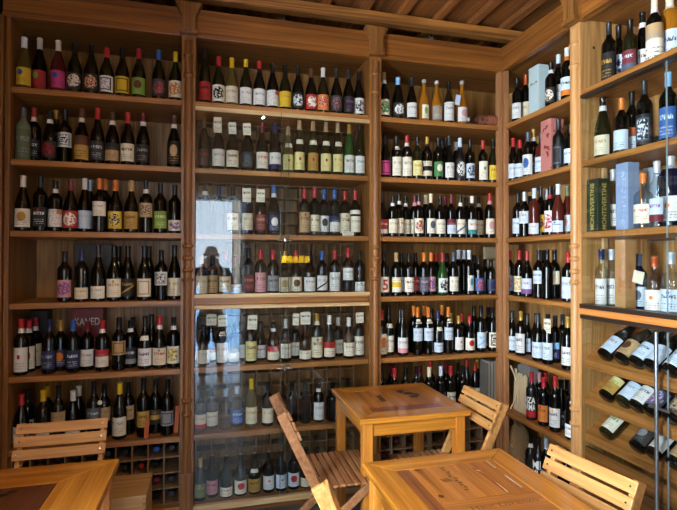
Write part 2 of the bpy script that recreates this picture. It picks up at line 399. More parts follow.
YK = 3.42
def back_bay(name, x0, x1, label, lpil, rpil, glazed=False, rack_low=True, xr=None):
    xr = xr or x1
    off = ((x0+x1)/2, 3.2, 0)
    r = root(name, off, label, 'shelving')
    O = lambda: OffMB(off)
    bp = O(); bp.box(x0, xr, YK, YK+.015, .0, 2.87)
    obj('back_panel', bp, PANEL, r)
    for s, xx in ((0, x0), (1, x1)):
        if s == 1 and xr > x1: continue
        a, b = (xx-.022, xx) if s == 0 else (xx, xx+.022)
        obj('side_panel', O().box(a, b, 3.03, YK+.015, 0, 2.87), WZ, r)
    obj('top_panel', O().box(x0, xr, 3.02, YK, 2.85, 2.87), WX, r)
    for i, z in enumerate(ZS):
        if glazed and i == 3:
            obj('shelf', O().box(x0, x1, 3.0, YK, z-.03, z+.02), WEDX, r, .003)
            obj('door_rail', O().box(x0, x1, 2.965, 3.0, z+.012, z+.036), PALEX, r, .002)
            obj('door_rail', O().box(x0, x1, 2.965, 3.0, z-.052, z-.03), PALEX, r, .002)
        else:
            sb = O(); sb.box(x0, x1, 2.995, YK, z-TH, z) if xr == x1 else sb.prism([(x0, 2.995), (x1+.028, 2.995), (x1+.028, 3.001), (xr, 3.001), (xr, YK), (x0, YK)], 'z', z-TH, z); obj('shelf', sb, WEDX, r, .003)
            if glazed and i == 0: obj('door_rail', O().box(x0, x1, 2.972, 2.995, z-.058, z-.034), PALEX, r, .002)
            if glazed and i == 6: obj('door_rail', O().box(x0, x1, 2.965, 2.995, z-.03, z+.004), PALEX, r, .002)
    obj('plinth', O().box(x0, x1, 3.01, 3.03, 0, ZS[6]-TH), WX, r)
    cb = O(); cb.box(x0-.04, x1+.04, 2.985, 3.02, FZ0, FZ1); cb.box(x0-.04, x1+.04, 2.978, 2.985, FZ0, FZ0+.022)
    obj('cornice', cb, wood_cornice, r, .003)
    if lpil is not None:
        p = O(); pilaster_mb(p, lpil, 2.975, 'x'); obj('pilaster', p, WZ, r, 0, True)
        c = O(); capital_mb(c, lpil, 2.98, 'x'); obj('capital', c, WZ, r, .004)
    if rack_low and not glazed:
        l = O(); lattice_mb(l, 'x', x0+.005, x1-.005, ZS[6]+.005, ZS[5]-TH-.01, 3.04, 3.34, .092); obj('lattice', l, RACK, r)
    if glazed:
        for i in range(1, 7):
            z0 = ZS[i]+(.025 if i == 3 else .005); z1 = ZS[i-1]-TH-.006
            if i == 4: z1 = ZS[3]-.056
            l = O(); lattice_mb(l, 'x', x0+.005, x1-.005, z0, z1, 3.31, YK-.005, .094); obj('lattice', l, RACK, r)
    return r
wood_cornice = wood('cornice_oak', '5e3415', '9e6228', 'x', .8, .38, .15, figure=1.2)
wood_cornice_y = wood('cornice_oak_y', '5e3415', '9e6228', 'y', .8, .38, .15, figure=1.2)
XA0, XA1, XB0, XB1, XC0, XC1 = -1.057, -.172, -.096, .984, 1.062, 1.935
bayA = back_bay('shelving_bay', XA0, XA1, 'open oak shelving bay at far left with a bottle rack at its foot', None, None)
bayB = back_bay('shelving_bay', XB0, XB1, 'oak shelving bay with sliding glass doors between the two turned pilasters', (XA1+XB0)/2, None, True)
bayC = back_bay('shelving_bay', XC0, XC1, 'open oak shelving bay in the corner behind the middle table', (XB1+XC0)/2, None, xr=2.30)
offA = ((XA0+XA1)/2, 3.2, 0); offB = ((XB0+XB1)/2, 3.2, 0); offC = ((XC0+XC1)/2, 3.2, 0)
# left edge stile
m = OffMB(offA); m.box(-1.082, XA0, 2.985, 3.03, 0, FZ0); m.box(-1.128, -1.086, 2.965, 3.03, 0, FZ0); obj('stile', m, WZ, bayA, .003)
# corner stile (two strips)
m = OffMB(offC); m.box(XC1+.001, XC1+.028, 2.985, 3.03, 0, FZ0+.01); obj('stile', m, wood('stile_pale', '8a5a34', 'b5835a', 'z'), bayC, .003)
# glass doors of the middle bay
XM = (XB0+XB1)/2-.012
for (z0, z1) in ((1.30, 2.425), (.08, 1.245)):
    for a, b, y in ((XB0+.006, XM+.03, 2.982), (XM-.02, XB1-.006, 2.972)):
        g = OffMB(offB); g.box(a, b, y, y+.006, z0+.004, z1); o = obj('glass_door', g, PANE, bayB)
        e = OffMB(offB); xe = b if a < XM-.1 else a
        e.box(xe-.0015, xe+.0015, y-.001, y+.007, z0+.004, z1); obj('pane_edge', e, simple('pane_edge_m', '2c3a38', .2), o)
    zc = 1.64 if z0 > 1 else .855
    c = OffMB(offB); c.cyl((XM+.004-.045, 2.962, zc), (XM+.004+.045, 2.962, zc), .006); c.lathe([(.001, zc-.014), (.014, zc-.008), (.014, zc+.008), (.001, zc+.014)], 12, 0, 2*PI, XM+.004, 2.960)
    c.box(XM-.006, XM+.014, 2.962, 2.972, zc-.01, zc+.01)
    obj('door_lock', c, STEEL, bayB, 0, True)
# ---- right-wall open bay (along y)
XF = 1.9676
Y0, Y1 = 2.317, 2.958
offD = (2.15, 2.75, 0)
bayD = root('shelving_bay', offD, 'open oak shelving bay on the right wall with a turned column at its near edge', 'shelving')
O = lambda: OffMB(offD)
XKD, YID = 2.30, 3.17
obj('back_panel', O().box(XKD, XKD+.015, Y0, YK+.015, 0, 2.87), PANELR, bayD)
obj('side_panel', O().box(XF+.03, XKD, Y0-.02, Y0, 0, 2.87), WZ, bayD)
obj('stile', O().box(XF-.003, XF+.028, Y1+.0, Y1+.03, 0, FZ0+.01), wood('stile_pale2', '8a5a34', 'b5835a', 'z'), bayD, .003)
obj('top_panel', O().box(XF+.02, XKD, Y0, 3.02, 2.85, 2.87), WY, bayD)
for i, z in enumerate(ZS):
    obj('shelf', O().prism([(XF, Y0), (XKD, Y0), (XKD, 2.9995), (XF+.03, 2.9995), (XF+.03, Y1+.002), (XF, Y1-.002)], 'z', z-TH, z), WEDY, bayD, .003)
obj('plinth', O().box(XF+.015, XF+.03, Y0, Y1, 0, ZS[6]-TH), WY, bayD)
c = O(); c.box(XF-.015, XF+.02, 2.20, 3.0, FZ0, FZ1); c.box(XF-.022, XF-.015, 2.20, 2.985, FZ0, FZ0+.10)
obj('cornice', c, wood_cornice_y, bayD, .003)
p = O(); pilaster_mb(p, XF-.012, 2.277, 'y'); obj('pilaster', p, wood('oak_pale_z', '9a6a3c', 'cf9c62', 'z', 1, .4), bayD, 0, True)
c = O(); capital_mb(c, 2.277, XF-.012, 'y'); obj('capital', c, WZ, bayD, .004)
# ---- glazed cabinet at far right
YE1, YE0 = 2.237, 1.15
offE = (2.2, 1.75, 0)
cabE = root('glazed_cabinet', offE, 'glazed oak cabinet at far right with spirits above and tilted bottle tiers below', 'cabinet')
O = lambda: OffMB(offE)
XKE = 2.36
obj('back_panel', O().box(XKE, XKE+.015, YE0, YE1, 0, 2.87), PANELR, cabE)
sp = O(); sp.box(XF-.005, XKE, YE1, YE1+.018, 0, 2.87); obj('side_panel', sp, PANELR, cabE)
obj('knot_hole', O().cyl((2.045, YE1-.001, 2.70), (2.045, YE1+.004, 2.70), .008), BLACKM, cabE)
obj('side_panel', O().box(XF, XKE, YE0-.018, YE0, 0, 2.87), PANELR, cabE)
obj('batten', O().box(2.095, 2.12, YE1-.014, YE1, 1.31, 2.42), wood('batten_w', 'b08a58', 'd9b684', 'z'), cabE)
obj('top_panel', O().box(XF+.02, XKE, YE0, YE1, 2.85, 2.87), WY, cabE)
c = O(); c.box(XF-.03, XF+.02, YE0, 2.20, FZ0, FZ1); c.box(XF-.036, XF-.03, YE0, 2.20, FZ0, FZ0+.04); obj('cornice', c, wood_cornice_y, cabE, .003)
for i, z in enumerate(ZS[:3]):
    obj('shelf', O().box(XF, XKE, YE0, YE1, z-TH, z), WEDY, cabE, .003)
    if i == 0: obj('door_track', O().box(XF-.012, XF+.03, YE0, YE1, z-.05, z-.033), DARKRAIL, cabE)
obj('shelf', O().box(XF, XKE, YE0, YE1, 1.225, 1.262), WEDY, cabE, .003)
obj('door_track', O().box(XF-.022, XF+.05, YE0, YE1, 1.262, 1.285), DARKRAIL, cabE)
obj('shelf_edge', O().box(XF-.022, XF, YE0, YE1, 1.228, 1.262), wood('edge_orange', 'a8642c', 'd08a48', 'y'), cabE, .002)
obj('door_track', O().box(XF-.018, XF+.02, YE0, YE1, 1.205, 1.225), DARKRAIL, cabE)
TIER = [.982, .772, .580]; TA = math.radians(38)
for z in TIER:
    c = O(); L = .36
    a = (XF+.012, z); d = (math.cos(TA), math.sin(TA)); n = (-d[1], d[0])
    b = (a[0]+d[0]*L, a[1]+d[1]*L)
    c.prism([(a[0], a[1]-.045), (a[0]+.018, a[1]-.045), (a[0]+.03, a[1]-.016), (b[0], b[1]-.02), (b[0]-.0, b[1]), (a[0], a[1])], 'y', 0, 1)
    # prism along y expects (x, z) outline
    c.v = [(p[0], YE0 if p[1] == 0 else YE1, p[2]) for p in c.v]
    obj('tilted_shelf', c, WEDY, cabE, .003)
lp = O(); z = .06
for h in (.12, .12, .12, .09):
    lp.box(XF+.012, XF+.03, YE0, YE1, z+.002, z+h-.002); z += h
obj('plank_front', lp, WY, cabE, .002)
obj('plinth', O().box(XF+.002, XF+.012, YE0, YE1, 0, .10), WY, cabE)
for (z0, z1) in ((1.287, 2.41), (.10, 1.203)):
    for a, b, xx in ((1.712, YE1-.01, XF-.016), (YE0, 1.722, XF-.008)):
        g = OffMB(offE); g.box(xx, xx+.005, a, b, z0, z1); o = obj('glass_door', g, PANE, cabE)
        ye = a if a > 1.3 else b
        e = OffMB(offE); e.box(xx-.0003, xx+.0053, ye-.0006, ye+.0006, z0, z1); obj('pane_edge', e, simple('pane_edge_r', '7d8c90', .3), o)
rd = O(); rd.cyl((XF-.035, 1.752, .12), (XF-.035, 1.752, 1.20), .0085, None, 14)
rd.cyl((XF-.035, 1.79, .86), (XF-.035, 1.69, .86), .006)
obj('lock_rod', rd, simple('rod_steel', '8b9095', .3, .9), cabE, 0, True)
lk = O(); lk.cyl((XF-.025, 1.80, 1.615), (XF-.025, 1.66, 1.615), .007); obj('door_lock', lk, STEEL, cabE, 0, True)
# left-wall cabinet side seen edge-on at the frame's left border
offL = (-1.3, 2.6, 0)
L_ = root('left_cabinet', offL, 'end of dark oak cabinet along the left wall at the frame edge', 'cabinet')
obj('side_panel', OffMB(offL).box(-1.48, -1.135, .95, 2.98, 0, 2.835), WZ, L_)  # unseen run lengthened towards the window to shade the left bay and table
obj('cornice', OffMB(offL).box(-1.48, -1.115, .95, 2.982, 2.835, 3.004), wood_cornice_y, L_, .003)

# ------------------------------------------------------------------ bottles
SHAPES = {
 'bd': [(.030, 0), (.037, .006), (.0375, .02), (.0375, .185), (.036, .197), (.030, .209), (.021, .220), (.0150, .232), (.0138, .245), (.0135, .288), (.0150, .290), (.0150, .298), (.012, .300)],
 'bg': [(.031, 0), (.0395, .007), (.040, .02), (.040, .135), (.0385, .150), (.034, .170), (.027, .192), (.020, .212), (.0160, .230), (.0142, .250), (.0138, .288), (.0155, .290), (.0155, .298), (.012, .300)],
 'fl': [(.028, 0), (.0355, .006), (.036, .02), (.036, .140), (.0335, .165), (.028, .195), (.021, .225), (.0160, .250), (.0138, .270), (.0132, .288), (.0145, .290), (.0145, .298), (.012, .300)],
 'ch': [(.035, 0), (.0435, .008), (.044, .02), (.044, .120), (.042, .145), (.036, .175), (.027, .205), (.020, .230), (.0165, .250), (.0160, .285), (.018, .288), (.018, .298), (.013, .300)],
 'sp': [(.034, 0), (.041, .007), (.042, .02), (.042, .165), (.040, .180), (.033, .195), (.022, .205), (.0160, .214), (.0145, .230), (.0145, .285), (.016, .287), (.016, .298), (.012, .300)],
 'ss': [(.025, 0), (.0315, .007), (.032, .02), (.032, .180), (.030, .195), (.023, .208), (.0160, .218), (.0145, .230), (.0145, .285), (.016, .287), (.016, .298), (.012, .300)],
 'jm': [(.045, 0), (.056, .008), (.057, .02), (.057, .200), (.054, .218), (.044, .236), (.028, .250), (.018, .260), (.0165, .285), (.018, .288), (.018, .298), (.013, .300)],
}
def rad(shape, z):
    p = SHAPES[shape]
    for (r0, z0), (r1, z1) in zip(p, p[1:]):
        if z0 <= z <= z1: return r0+(r1-r0)*(z-z0)/max(1e-6, z1-z0)
    return p[-1][0]
BOT = {}; CAP = {}; LAB = {}
for s, p in SHAPES.items():
    BOT[s] = MB().lathe(p, 24).mesh('bottle_'+s, True)
    zc = .238 if s in ('bd', 'bg') else .245
    def cappro(z0, z1, d=.0009):
        pr = [(rad(s, z0), z0), (rad(s, z0)+d, z0)]
        for z in [zz for _, zz in p if z0 < zz < z1]: pr.append((rad(s, z)+d, z))
        if z1 >= .2999: pr += [(.0135, .3008), (.002, .3012)]
        else: pr += [(rad(s, z1)+d, z1), (rad(s, z1), z1)]
        return pr
    CAP[s] = MB().lathe(cappro(zc, .30), 18).mesh('capsule_'+s, True)
    CAP[s+'_ring'] = MB().lathe(cappro(zc-.012, zc+.012, .0014), 18).mesh('neck_band_'+s, True)
    CAP[s+'_stop'] = MB().lathe([(.014, .284), (.0175, .286), (.0175, .306), (.014, .310), (.002, .311)], 18).mesh('stopper_'+s, True)
    CAP[s+'_bare'] = MB().lathe([(.0125, .2995), (.0125, .303), (.002, .3035)], 14).mesh('cork_'+s, True)
def label_mesh(s, z0, z1, span):
    key = (s, z0, z1, span)
    if key in LAB: return LAB[key]
    nu = 16; nv = max(1, int((z1-z0)/.03)); vs = []; fs = []; uvs = []
    for j in range(nv+1):
        z = z0+(z1-z0)*j/nv; r = rad(s, z)+.0007
        for i in range(nu+1):
            a = -PI/2+math.radians(span)*(i/nu-.5); vs.append((r*math.cos(a), r*math.sin(a), z)); uvs.append((i/nu, j/nv))
    for j in range(nv):
        for i in range(nu): fs.append((j*(nu+1)+i, j*(nu+1)+i+1, (j+1)*(nu+1)+i+1, (j+1)*(nu+1)+i))
    m = bpy.data.meshes.new('label_'+s); m.from_pydata(vs, [], fs)
    l = m.uv_layers.new(name='UVMap')
    for lp_ in m.loops: l.data[lp_.index].uv = uvs[lp_.vertex_index]
    m.polygons.foreach_set('use_smooth', [True]*len(m.polygons)); LAB[key] = m; return m
def inst(name, mesh, mat, parent=None):
    if not mesh.materials: mesh.materials.append(mat)
    o = bpy.data.objects.new(name, mesh); COL.objects.link(o)
    if parent: o.parent = parent
    o.material_slots[0].link = 'OBJECT'; o.material_slots[0].material = mat
    return o
# label extents (fractions of the 0.30 m bottle): normal / high / low / big / tall
EXT = {'n': (.022, .120), 'hi': (.090, .170), 'lo': (.016, .082), 'big': (.020, .150), 'wrap': (.010, .175), 'mid': (.055, .135)}
seedn = [0]; GIRTH = [1.0]
def make_bottle(loc, h, spec, face, tilt=None):
    """spec: shape glass cap label style ink accent flags"""
    t = spec.split(); sh, gl, cap, lab, sty, ink, acc = t[:7]; fl = t[7:]
    b = inst('wine_bottle', BOT[sh], GLASS[gl])
    sz = h/.30
    b.location = loc; b.scale = (GIRTH[0], GIRTH[0], sz)
    b.rotation_euler = (0, 0, face+random.uniform(-.12, .12))
    seedn[0] = (seedn[0]+1) % 5
    capn, _, capband = cap.partition('/')
    if capn == 'stop': c = inst('stopper', CAP[sh+'_stop'], capmat('silver'), b)
    elif capn == 'cork': c = inst('cork', CAP[sh+'_bare'], capmat('tan'), b)
    else:
        c = inst('capsule', CAP[sh], capmat(capn), b); c['label'] = capn+' capsule on the neck'
    if capband:
        d = inst('neck_band', CAP[sh+'_ring'], capmat(capband), b); d['label'] = capband+' band on the neck'
    if lab != 'none':
        e = [f for f in fl if f in EXT]; e = EXT[e[0]] if e else EXT['n']
        if sh in ('bd', 'sp', 'jm', 'ss') and not any(f in EXT for f in fl): e = (.028, .130)
        z1 = min(e[1], .128 if sh in ('bg', 'fl') and 'hi' not in fl and 'big' not in fl and 'wrap' not in fl else e[1])
        if sh == 'ch': z1 = min(z1, .115)
        span = 150 if 'narrow' not in fl else 90
        if 'wrap' in fl: span = 359.9
        lo = inst('paper_label', label_mesh(sh, e[0], z1, span), labmat(lab, sty, ink, acc, seedn[0]), b); lo['label'] = lab+' label on the bottle body'
        if 'two' in fl:
            inst('paper_label', label_mesh(sh, z1+.014, z1+.04, span), labmat(lab, 'plain', ink, acc, 1), b)
    if 'nk' in fl:
        zz = .165 if sh != 'bd' else .2
        inst('neck_label', label_mesh(sh, zz, zz+.026, 95), labmat('ivory', 'plain', 'gold', 'gold', 0), b)
    return b, sh, gl, capn, lab, sty
ORD = ['leftmost', 'second from left', 'third from left', 'fourth from left', 'fifth from left', 'sixth from left', 'seventh from left', 'eighth from left',
  'ninth from left', 'tenth from left', 'eleventh from left', 'twelfth from left', 'thirteenth from left', 'fourteenth from left', 'fifteenth from left',
  'sixteenth from left', 'seventeenth from left', 'eighteenth from left', 'nineteenth from left', 'twentieth from left', 'twenty-first from left',
  'twenty-second from left', 'twenty-third from left', 'twenty-fourth from left', 'twenty-fifth from left', 'twenty-sixth from left']
COLN = {'pale': 'pale blue', 'sky': 'sky blue', 'palecream': 'pale yellow', 'slate': 'grey-blue', 'stop': 'glass-stoppered', 'cork': 'corked'}
STYN = {'pip': 'small-emblem ', 'art': 'illustrated ', 'dot': 'dotted ', 'frame': 'framed ', 'diag': 'slashed ', 'top': 'two-tone ', 'base': 'two-tone ', 'mid': 'banded ', 'circ': 'round-emblem '}
GLN = {'dark': 'dark', 'olive': 'olive', 'green': 'green', 'amber': 'amber', 'rose': 'rosé', 'clear': 'clear', 'navy': 'navy', 'wrap': 'wrapped', 'straw': 'straw-coloured', 'matte': 'dark'}
def name_row(items, where, group):
    """items sorted left to right: (obj, sh, gl, cap, lab, sty)"""
    looks = []
    for it in items:
        o, sh, gl, cap, lab, sty = it[:6]
        capw = COLN.get(cap, cap); capw = capw if cap in ('stop', 'cork') else capw+'-topped'
        lw_ = 'no label' if lab == 'none' else STYN.get(sty, '')+COLN.get(lab, lab)+' label'
        looks.append((capw+' '+GLN[gl]+' bottle', lw_))
    for i, it in enumerate(items):
        a, b = looks[i]
        if looks.count(looks[i]) == 1: s = '%s with %s on %s' % (a, b, where)
        else: s = '%s, %s, %s on %s' % (a, b, ORD[i], where)
        tag(it[0], s, 'bottle', group)
PLACED = []
LAST = []; CORNER = {}
# boxes and bundles that share a shelf with bottles: discs the bottles keep clear of
OBST = {'top shelf of right bay': [(2.097, 2.765, .060)], 'second shelf of right bay': [(2.067, 2.607, .060)],
        'fourth shelf of right cabinet': [(2.025, 2.01, .042)], 'sixth shelf of right bay': [(2.12, 2.90, .055), (2.12, 2.96, .055), (2.12, 3.02, .055)],
        'sixth shelf of corner bay': [(1.85, 3.085, .052), (1.92, 3.085, .052)]}
def place_row(rows, zs, wall, where, d0, dmax, facing, lo=None, hi=None, seed=()):
    items = []
    front = sorted([r for r in rows if ' B' not in r[2]], key=lambda r: r[0]); back = [r for r in rows if ' B' in r[2]]
    mine = list(seed)+OBST.get(where, [])
    for (px, top, spec) in front+back:
        isb = ' B' in spec; spec_ = spec.replace(' B', '')
        sh = spec_.split()[0]; rr = max(r for r, _ in SHAPES[sh])*GIRTH[0]
        d = d0+(.085 if isb else random.uniform(0, .006))
        dt = [t for t in spec_.split() if t[0] == 'D']
        if dt: d = float(dt[0][1:])
        while True:
            P = at_y(px, 260, d) if wall == 'y' else at_x(px, 260, d)
            T = (at_y if wall == 'y' else at_x)(px, top, d)[2] if top else zs+.30
            c = P[0] if wall == 'y' else P[1]
            c = min(max(c, lo+rr+.003), hi-rr-.003)
            q = (c, d) if wall == 'y' else (d, c)
            bad = [m for m in mine if math.hypot(m[0]-q[0], m[1]-q[1]) < m[2]+rr+.0015]
            if not bad or d > dmax: break
            d += .006
        if bad:      # squeeze sideways until free
            best = None
            for dd in [x_*.004 for x_ in range(-40, 41)]:
                for dep in (d0, d0+.03, d0+.06, d0+.09, d0+.12, dmax):
                    c2 = min(max(c+dd, lo+rr+.003), hi-rr-.003)
                    q2 = (c2, dep) if wall == 'y' else (dep, c2)
                    if all(math.hypot(m[0]-q2[0], m[1]-q2[1]) >= m[2]+rr+.0015 for m in mine):
                        if best is None or abs(dd)+abs(dep-d0)*.2 < best[0]: best = (abs(dd)+abs(dep-d0)*.2, q2)
            if best is None: continue
            q = best[1]
        h = min(max(T-zs, .245), .345)
        mine.append((q[0], q[1], rr))
        it = make_bottle((q[0], q[1], zs), h, spec_, facing)
        items.append((px,)+it)
    items.sort(key=lambda t: t[0])
    items = [t[1:] for t in items]
    LAST[:] = mine
    name_row(items, where, 'bottles on '+where)
    return items
def rowb(key, zs, rows):
    GIRTH[0] = {'A': .97, 'B': .95, 'C': .90, 'D': .91, 'E': .97}[key[0]]
    if key[0] == 'A': return place_row(rows, zs, 'y', SHN[key[1]]+' shelf of left bay', 3.055, 3.37, 0, XA0, XA1)
    if key[0] == 'B': return place_row(rows, zs, 'y', SHN[key[1]]+' shelf of glazed bay', 3.06, 3.26, 0, XB0, XB1)
    if key[0] == 'C':
        r = place_row(rows, zs, 'y', SHN[key[1]]+' shelf of corner bay', 3.055, 3.36, 0, XC0, 2.02); CORNER[key[1]] = list(LAST); return r
    if key[0] == 'D': return place_row(rows, zs, 'x', SHN[key[1]]+' shelf of right bay', 2.025, 2.25, -PI/2+.42, Y0, 3.38, CORNER.get(key[1], []))
    if key[0] == 'E': return place_row(rows, zs, 'x', SHN[key[1]]+' shelf of right cabinet', 2.06, 2.31, -PI/2+.32, YE0, YE1)
SHN = {'1': 'top', '2': 'second', '3': 'third', '4': 'fourth', '5': 'fifth', '6': 'sixth', '7': 'lowest'}
SKY = 6.3; EXPO = 0.95; WINE = 260
# each bottle: pixel column, pixel row of its top, and its look (shape glass capsule label style ink accent flags; B = back row)
rowb('A1', ZS[0], [
 (20,37,'bg straw white yellow dot charcoal blue'), (38,38,'bg dark white red dot maroon lime'), (56.7,40.5,'bg rose white magenta dot maroon blue'),
 (73.3,43,'bg olive black black art white cream'), (90,44.5,'bg olive black black art white orange'), (105.4,48,'bg olive red white frame black grey'),
 (121.2,47.6,'bg olive black yellow frame charcoal yellow'), (137.6,48.8,'bg olive red lime circ lime brown'), (157.7,50,'bg olive blue charcoal art teal red'),
 (175,52,'bg olive yellow ivory art gold orange')])
rowb('A2', ZS[1], [
 (17,107,'bd wrap slate olive text grey olive wrap'), (33,108,'bd dark red/white black text pale black'), (49,111,'bg dark black/white black art red maroon'),
 (55.2,110,'bg dark gold/black none text black black B'), (64,109.5,'bd dark black white frame grey black hi'), (80.8,109,'bg dark brown/white gold top brown brown big'),
 (96.6,108,'bg dark red charcoal text silver charcoal'), (111.7,112,'bg dark brown/white tan top brown charcoal'), (127,112.5,'bg dark red cream text charcoal cream'),
 (142.3,113,'bg dark maroon/white black text grey black'), (173.2,115.6,'bg dark brown/white black circ gold tan big')])
rowb('A3', ZS[2], [
 (21.5,175.5,'bg dark white ivory circ charcoal gold'), (40,176,'bd dark black black text white red'), (55,180.5,'bd dark black/white white corner grey orange'),
 (70.3,180,'bg dark maroon red art white ivory'), (84.3,178.3,'bg dark white pale plain grey pale'), (89.4,180,'bg dark silver none text black black B'),
 (99.1,178.3,'bd dark orange ivory text grey ivory hi'), (104.4,179,'bd dark orange none text black black B'), (115,180,'bg dark orange yellow art ivory black'),
 (131,180.5,'bg dark tan gold text brown gold'), (145.6,180.5,'bd dark black/white tan art cream brown hi'), (160,183,'bd dark black lime text ivory lime'),
 (174.5,185,'bd dark black ivory art grey purple lo')])
rowb('A4', ZS[3], [
 (64.7,251,'bd dark black pink art purple purple'), (81.8,250,'bd dark navy cream text tan cream lo'), (98.4,245,'bg dark charcoal ivory text grey ivory lo'),
 (114.2,245.5,'bg dark black ivory text gold gold'), (118.5,246,'bg dark black none text black black B'), (128,245.5,'bg dark black black diag gold gold'),
 (144.4,245.5,'bg dark black ivory frame gold ivory'), (149,246,'bg dark black none text black black B'), (161.4,250,'bd dark black white frame grey black hi'), (175,245,'bg dark black cream text gold cream')])
rowb('A5', ZS[4], [
 (14.3,319,'bd dark red/white white pip grey red big'), (29.3,319.5,'bd dark red/white ivory circ grey red big'), (36,317.5,'bd dark red/white cream text grey cream big B'),
 (50,319.5,'bd dark navy navy text silver navy'), (61.5,320,'bd dark gold navy circ silver orange'), (74,320,'bd dark blue navy text pale navy'),
 (88,321,'bd dark maroon white text grey white'), (103,320,'bd dark red/white ivory top grey red'), (119.5,317.5,'bd dark black tan frame brown gold hi'),
 (131,320,'bd dark black/white charcoal base silver grey'), (133.6,317,'bg dark black none text black black B'), (145.6,316,'bg dark black white text navy white nk'),
 (152,314,'bg dark black none text black black B'), (160,316,'bg dark red/white cream text red grey'), (174,317,'bd dark black/white ivory art charcoal yellow')])
rowb('A6', ZS[5], [
 (13,394.5,'bg dark red ivory text maroon ivory'), (29,389,'bd dark black cream frame maroon maroon'), (44.6,389.5,'bd dark yellow white text grey white lo'),
 (48,385.5,'bd dark yellow none text black black B'), (59.7,385.5,'bd dark black tan plain brown tan hi'), (74.3,390,'bg dark white white plain grey white lo'),
 (79.8,385.5,'bg dark white none text black black B'), (94.9,381,'bd dark black slate text silver slate hi'), (105.4,383,'bd dark black tan plain brown tan hi'),
 (120.8,382,'bg dark yellow ivory text grey ivory'), (129.3,382,'bd dark black tan text brown tan hi'), (144.4,378,'bd dark black gold text brown gold mid'),
 (156.4,379,'bd dark black black mid gold gold mid'), (168.2,379.5,'bd dark black grey frame charcoal grey mid')])
rowb('B1', ZS[0], [
 (204,49,'fl olive black red text black red'), (217.8,56.5,'bg olive red ivory art black black'), (231,58,'bg straw yellow cream text grey cream'),
 (245,59.4,'bg olive yellow/black white text grey white'), (258.7,61.3,'bg dark red/black white text grey white'), (272,63.4,'bg dark black white corner grey red'),
 (284.5,64.5,'bg olive black yellow text gold yellow'), (297.3,66,'bg dark black black art white silver'), (310.6,68.7,'bg dark brown red art white ivory'),
 (322.5,68,'bg olive white orange art ivory red'), (336,68.7,'bg dark charcoal charcoal art grey maroon'), (348.3,69.8,'bg dark charcoal black text purple black'),
 (360.8,71.4,'bg dark black white art grey charcoal')])
rowb('B2', ZS[1], [
 (203.4,119,'fl dark black black text red black'), (217.8,119,'bg dark black white text grey white'), (231.9,121,'bg dark black ivory text charcoal ivory'),
 (247,123,'bg dark black charcoal circ grey slate'), (261.7,123,'bg dark maroon ivory text red ivory'), (274.7,123.6,'bg dark navy white base grey navy'),
 (287.7,127,'fl straw tan palecream pip gold red nk'), (298.9,118,'fl olive tan palecream pip gold red nk'), (312.7,118,'fl olive tan gold pip brown red nk'),
 (325.5,119.6,'fl olive tan palecream pip gold red nk'), (337.4,121,'fl olive tan palecream text gold cream nk'), (348.9,123.6,'fl green gold white text green white'),
 (359.5,125.7,'fl olive black white text grey white')])
rowb('B3', ZS[2], [
 (204.8,184,'fl dark charcoal/white none text black black'), (218.6,186,'bd dark navy none text black black'), (232.7,186,'bd dark black ivory text charcoal ivory'),
 (247,186,'bd navy navy cream text grey cream'), (260.6,188,'bd dark maroon maroon text tan red'), (273.6,185,'bg dark blue/white navy circ silver white'),
 (304.2,189,'bd dark red tan text brown red big'), (314.3,188,'bd dark red cream text charcoal cream'), (323.9,189.6,'bd dark blue white circ grey charcoal'),
 (334.5,189.6,'bd dark blue white top grey navy'), (344.6,191,'bd dark red cream text brown tan big'), (355,190.4,'bd dark red ivory text grey ivory two')])
rowb('B4', ZS[3]+.02, [
 (201,262,'bd dark tan cream text tan cream big'), (212.7,255,'bd dark black tan text brown tan big'), (225.2,251,'bd dark red cream text brown cream'),
 (236,262,'bg dark maroon white text grey white lo'), (248.6,248,'bd dark black maroon text tan maroon'), (260.6,249.6,'bd dark red pink text brown tan big'),
 (273,250,'bd dark red grey text charcoal grey'), (285,251,'bg dark gold cream circ charcoal tan'), (296,250.4,'bg dark red ivory circ charcoal brown'),
 (309.5,251,'bg dark black white text grey white'), (322,251,'bd dark blue white diag grey black'), (334.8,250.4,'bd dark red white text grey white big'),
 (348,247.8,'bd dark red white text grey white hi'), (360.6,250.4,'bd dark black white text grey navy lo')])
rowb('B5', ZS[4], [
 (204,325,'bg dark black white plain grey white'), (211,325,'bg dark black white top grey red B'), (222.6,320,'bd dark black white text grey white big nk'),
 (234,326,'bd dark black white plain grey white lo'), (241.5,326,'bd dark black white plain grey white B'), (251.3,318,'bd dark cork palecream text brown palecream big'),
 (260.6,326,'bg dark black white text red white B'), (273.6,321,'bg dark cork/white cream top grey red'), (286,319,'bd dark white ivory text grey ivory'),
 (295,325,'bd dark black ivory text grey ivory B'), (305.5,325,'bg dark black ivory text grey ivory lo'), (317.2,313,'bd dark gold/white cream text brown brown big'),
 (329.5,315,'bg dark white ivory top red red'), (338,317,'bd dark white ivory text grey ivory B'), (349,317.5,'bg dark white ivory text grey ivory'), (359.5,314,'bd dark black ivory text charcoal ivory big')])
rowb('B6', ZS[5], [
 (200.8,397,'bd clear charcoal cream base grey red'), (212.7,396,'bd clear charcoal cream text grey cream'), (226.6,394,'sp clear silver none text black black'),
 (237.7,392,'sp clear silver blue text white blue'), (252,378.6,'bd straw yellow cream text gold cream'), (268.3,382.6,'bd dark charcoal cream text tan cream'),
 (283,385,'bd dark black none text black black'), (292.5,384,'bd dark black none text black black'), (305.8,384,'sp dark charcoal none text black black'),
 (319,381,'bd dark charcoal/white white text grey white big'), (333,386,'sp dark black none text black black'), (348,378,'bd dark black none text black black')])
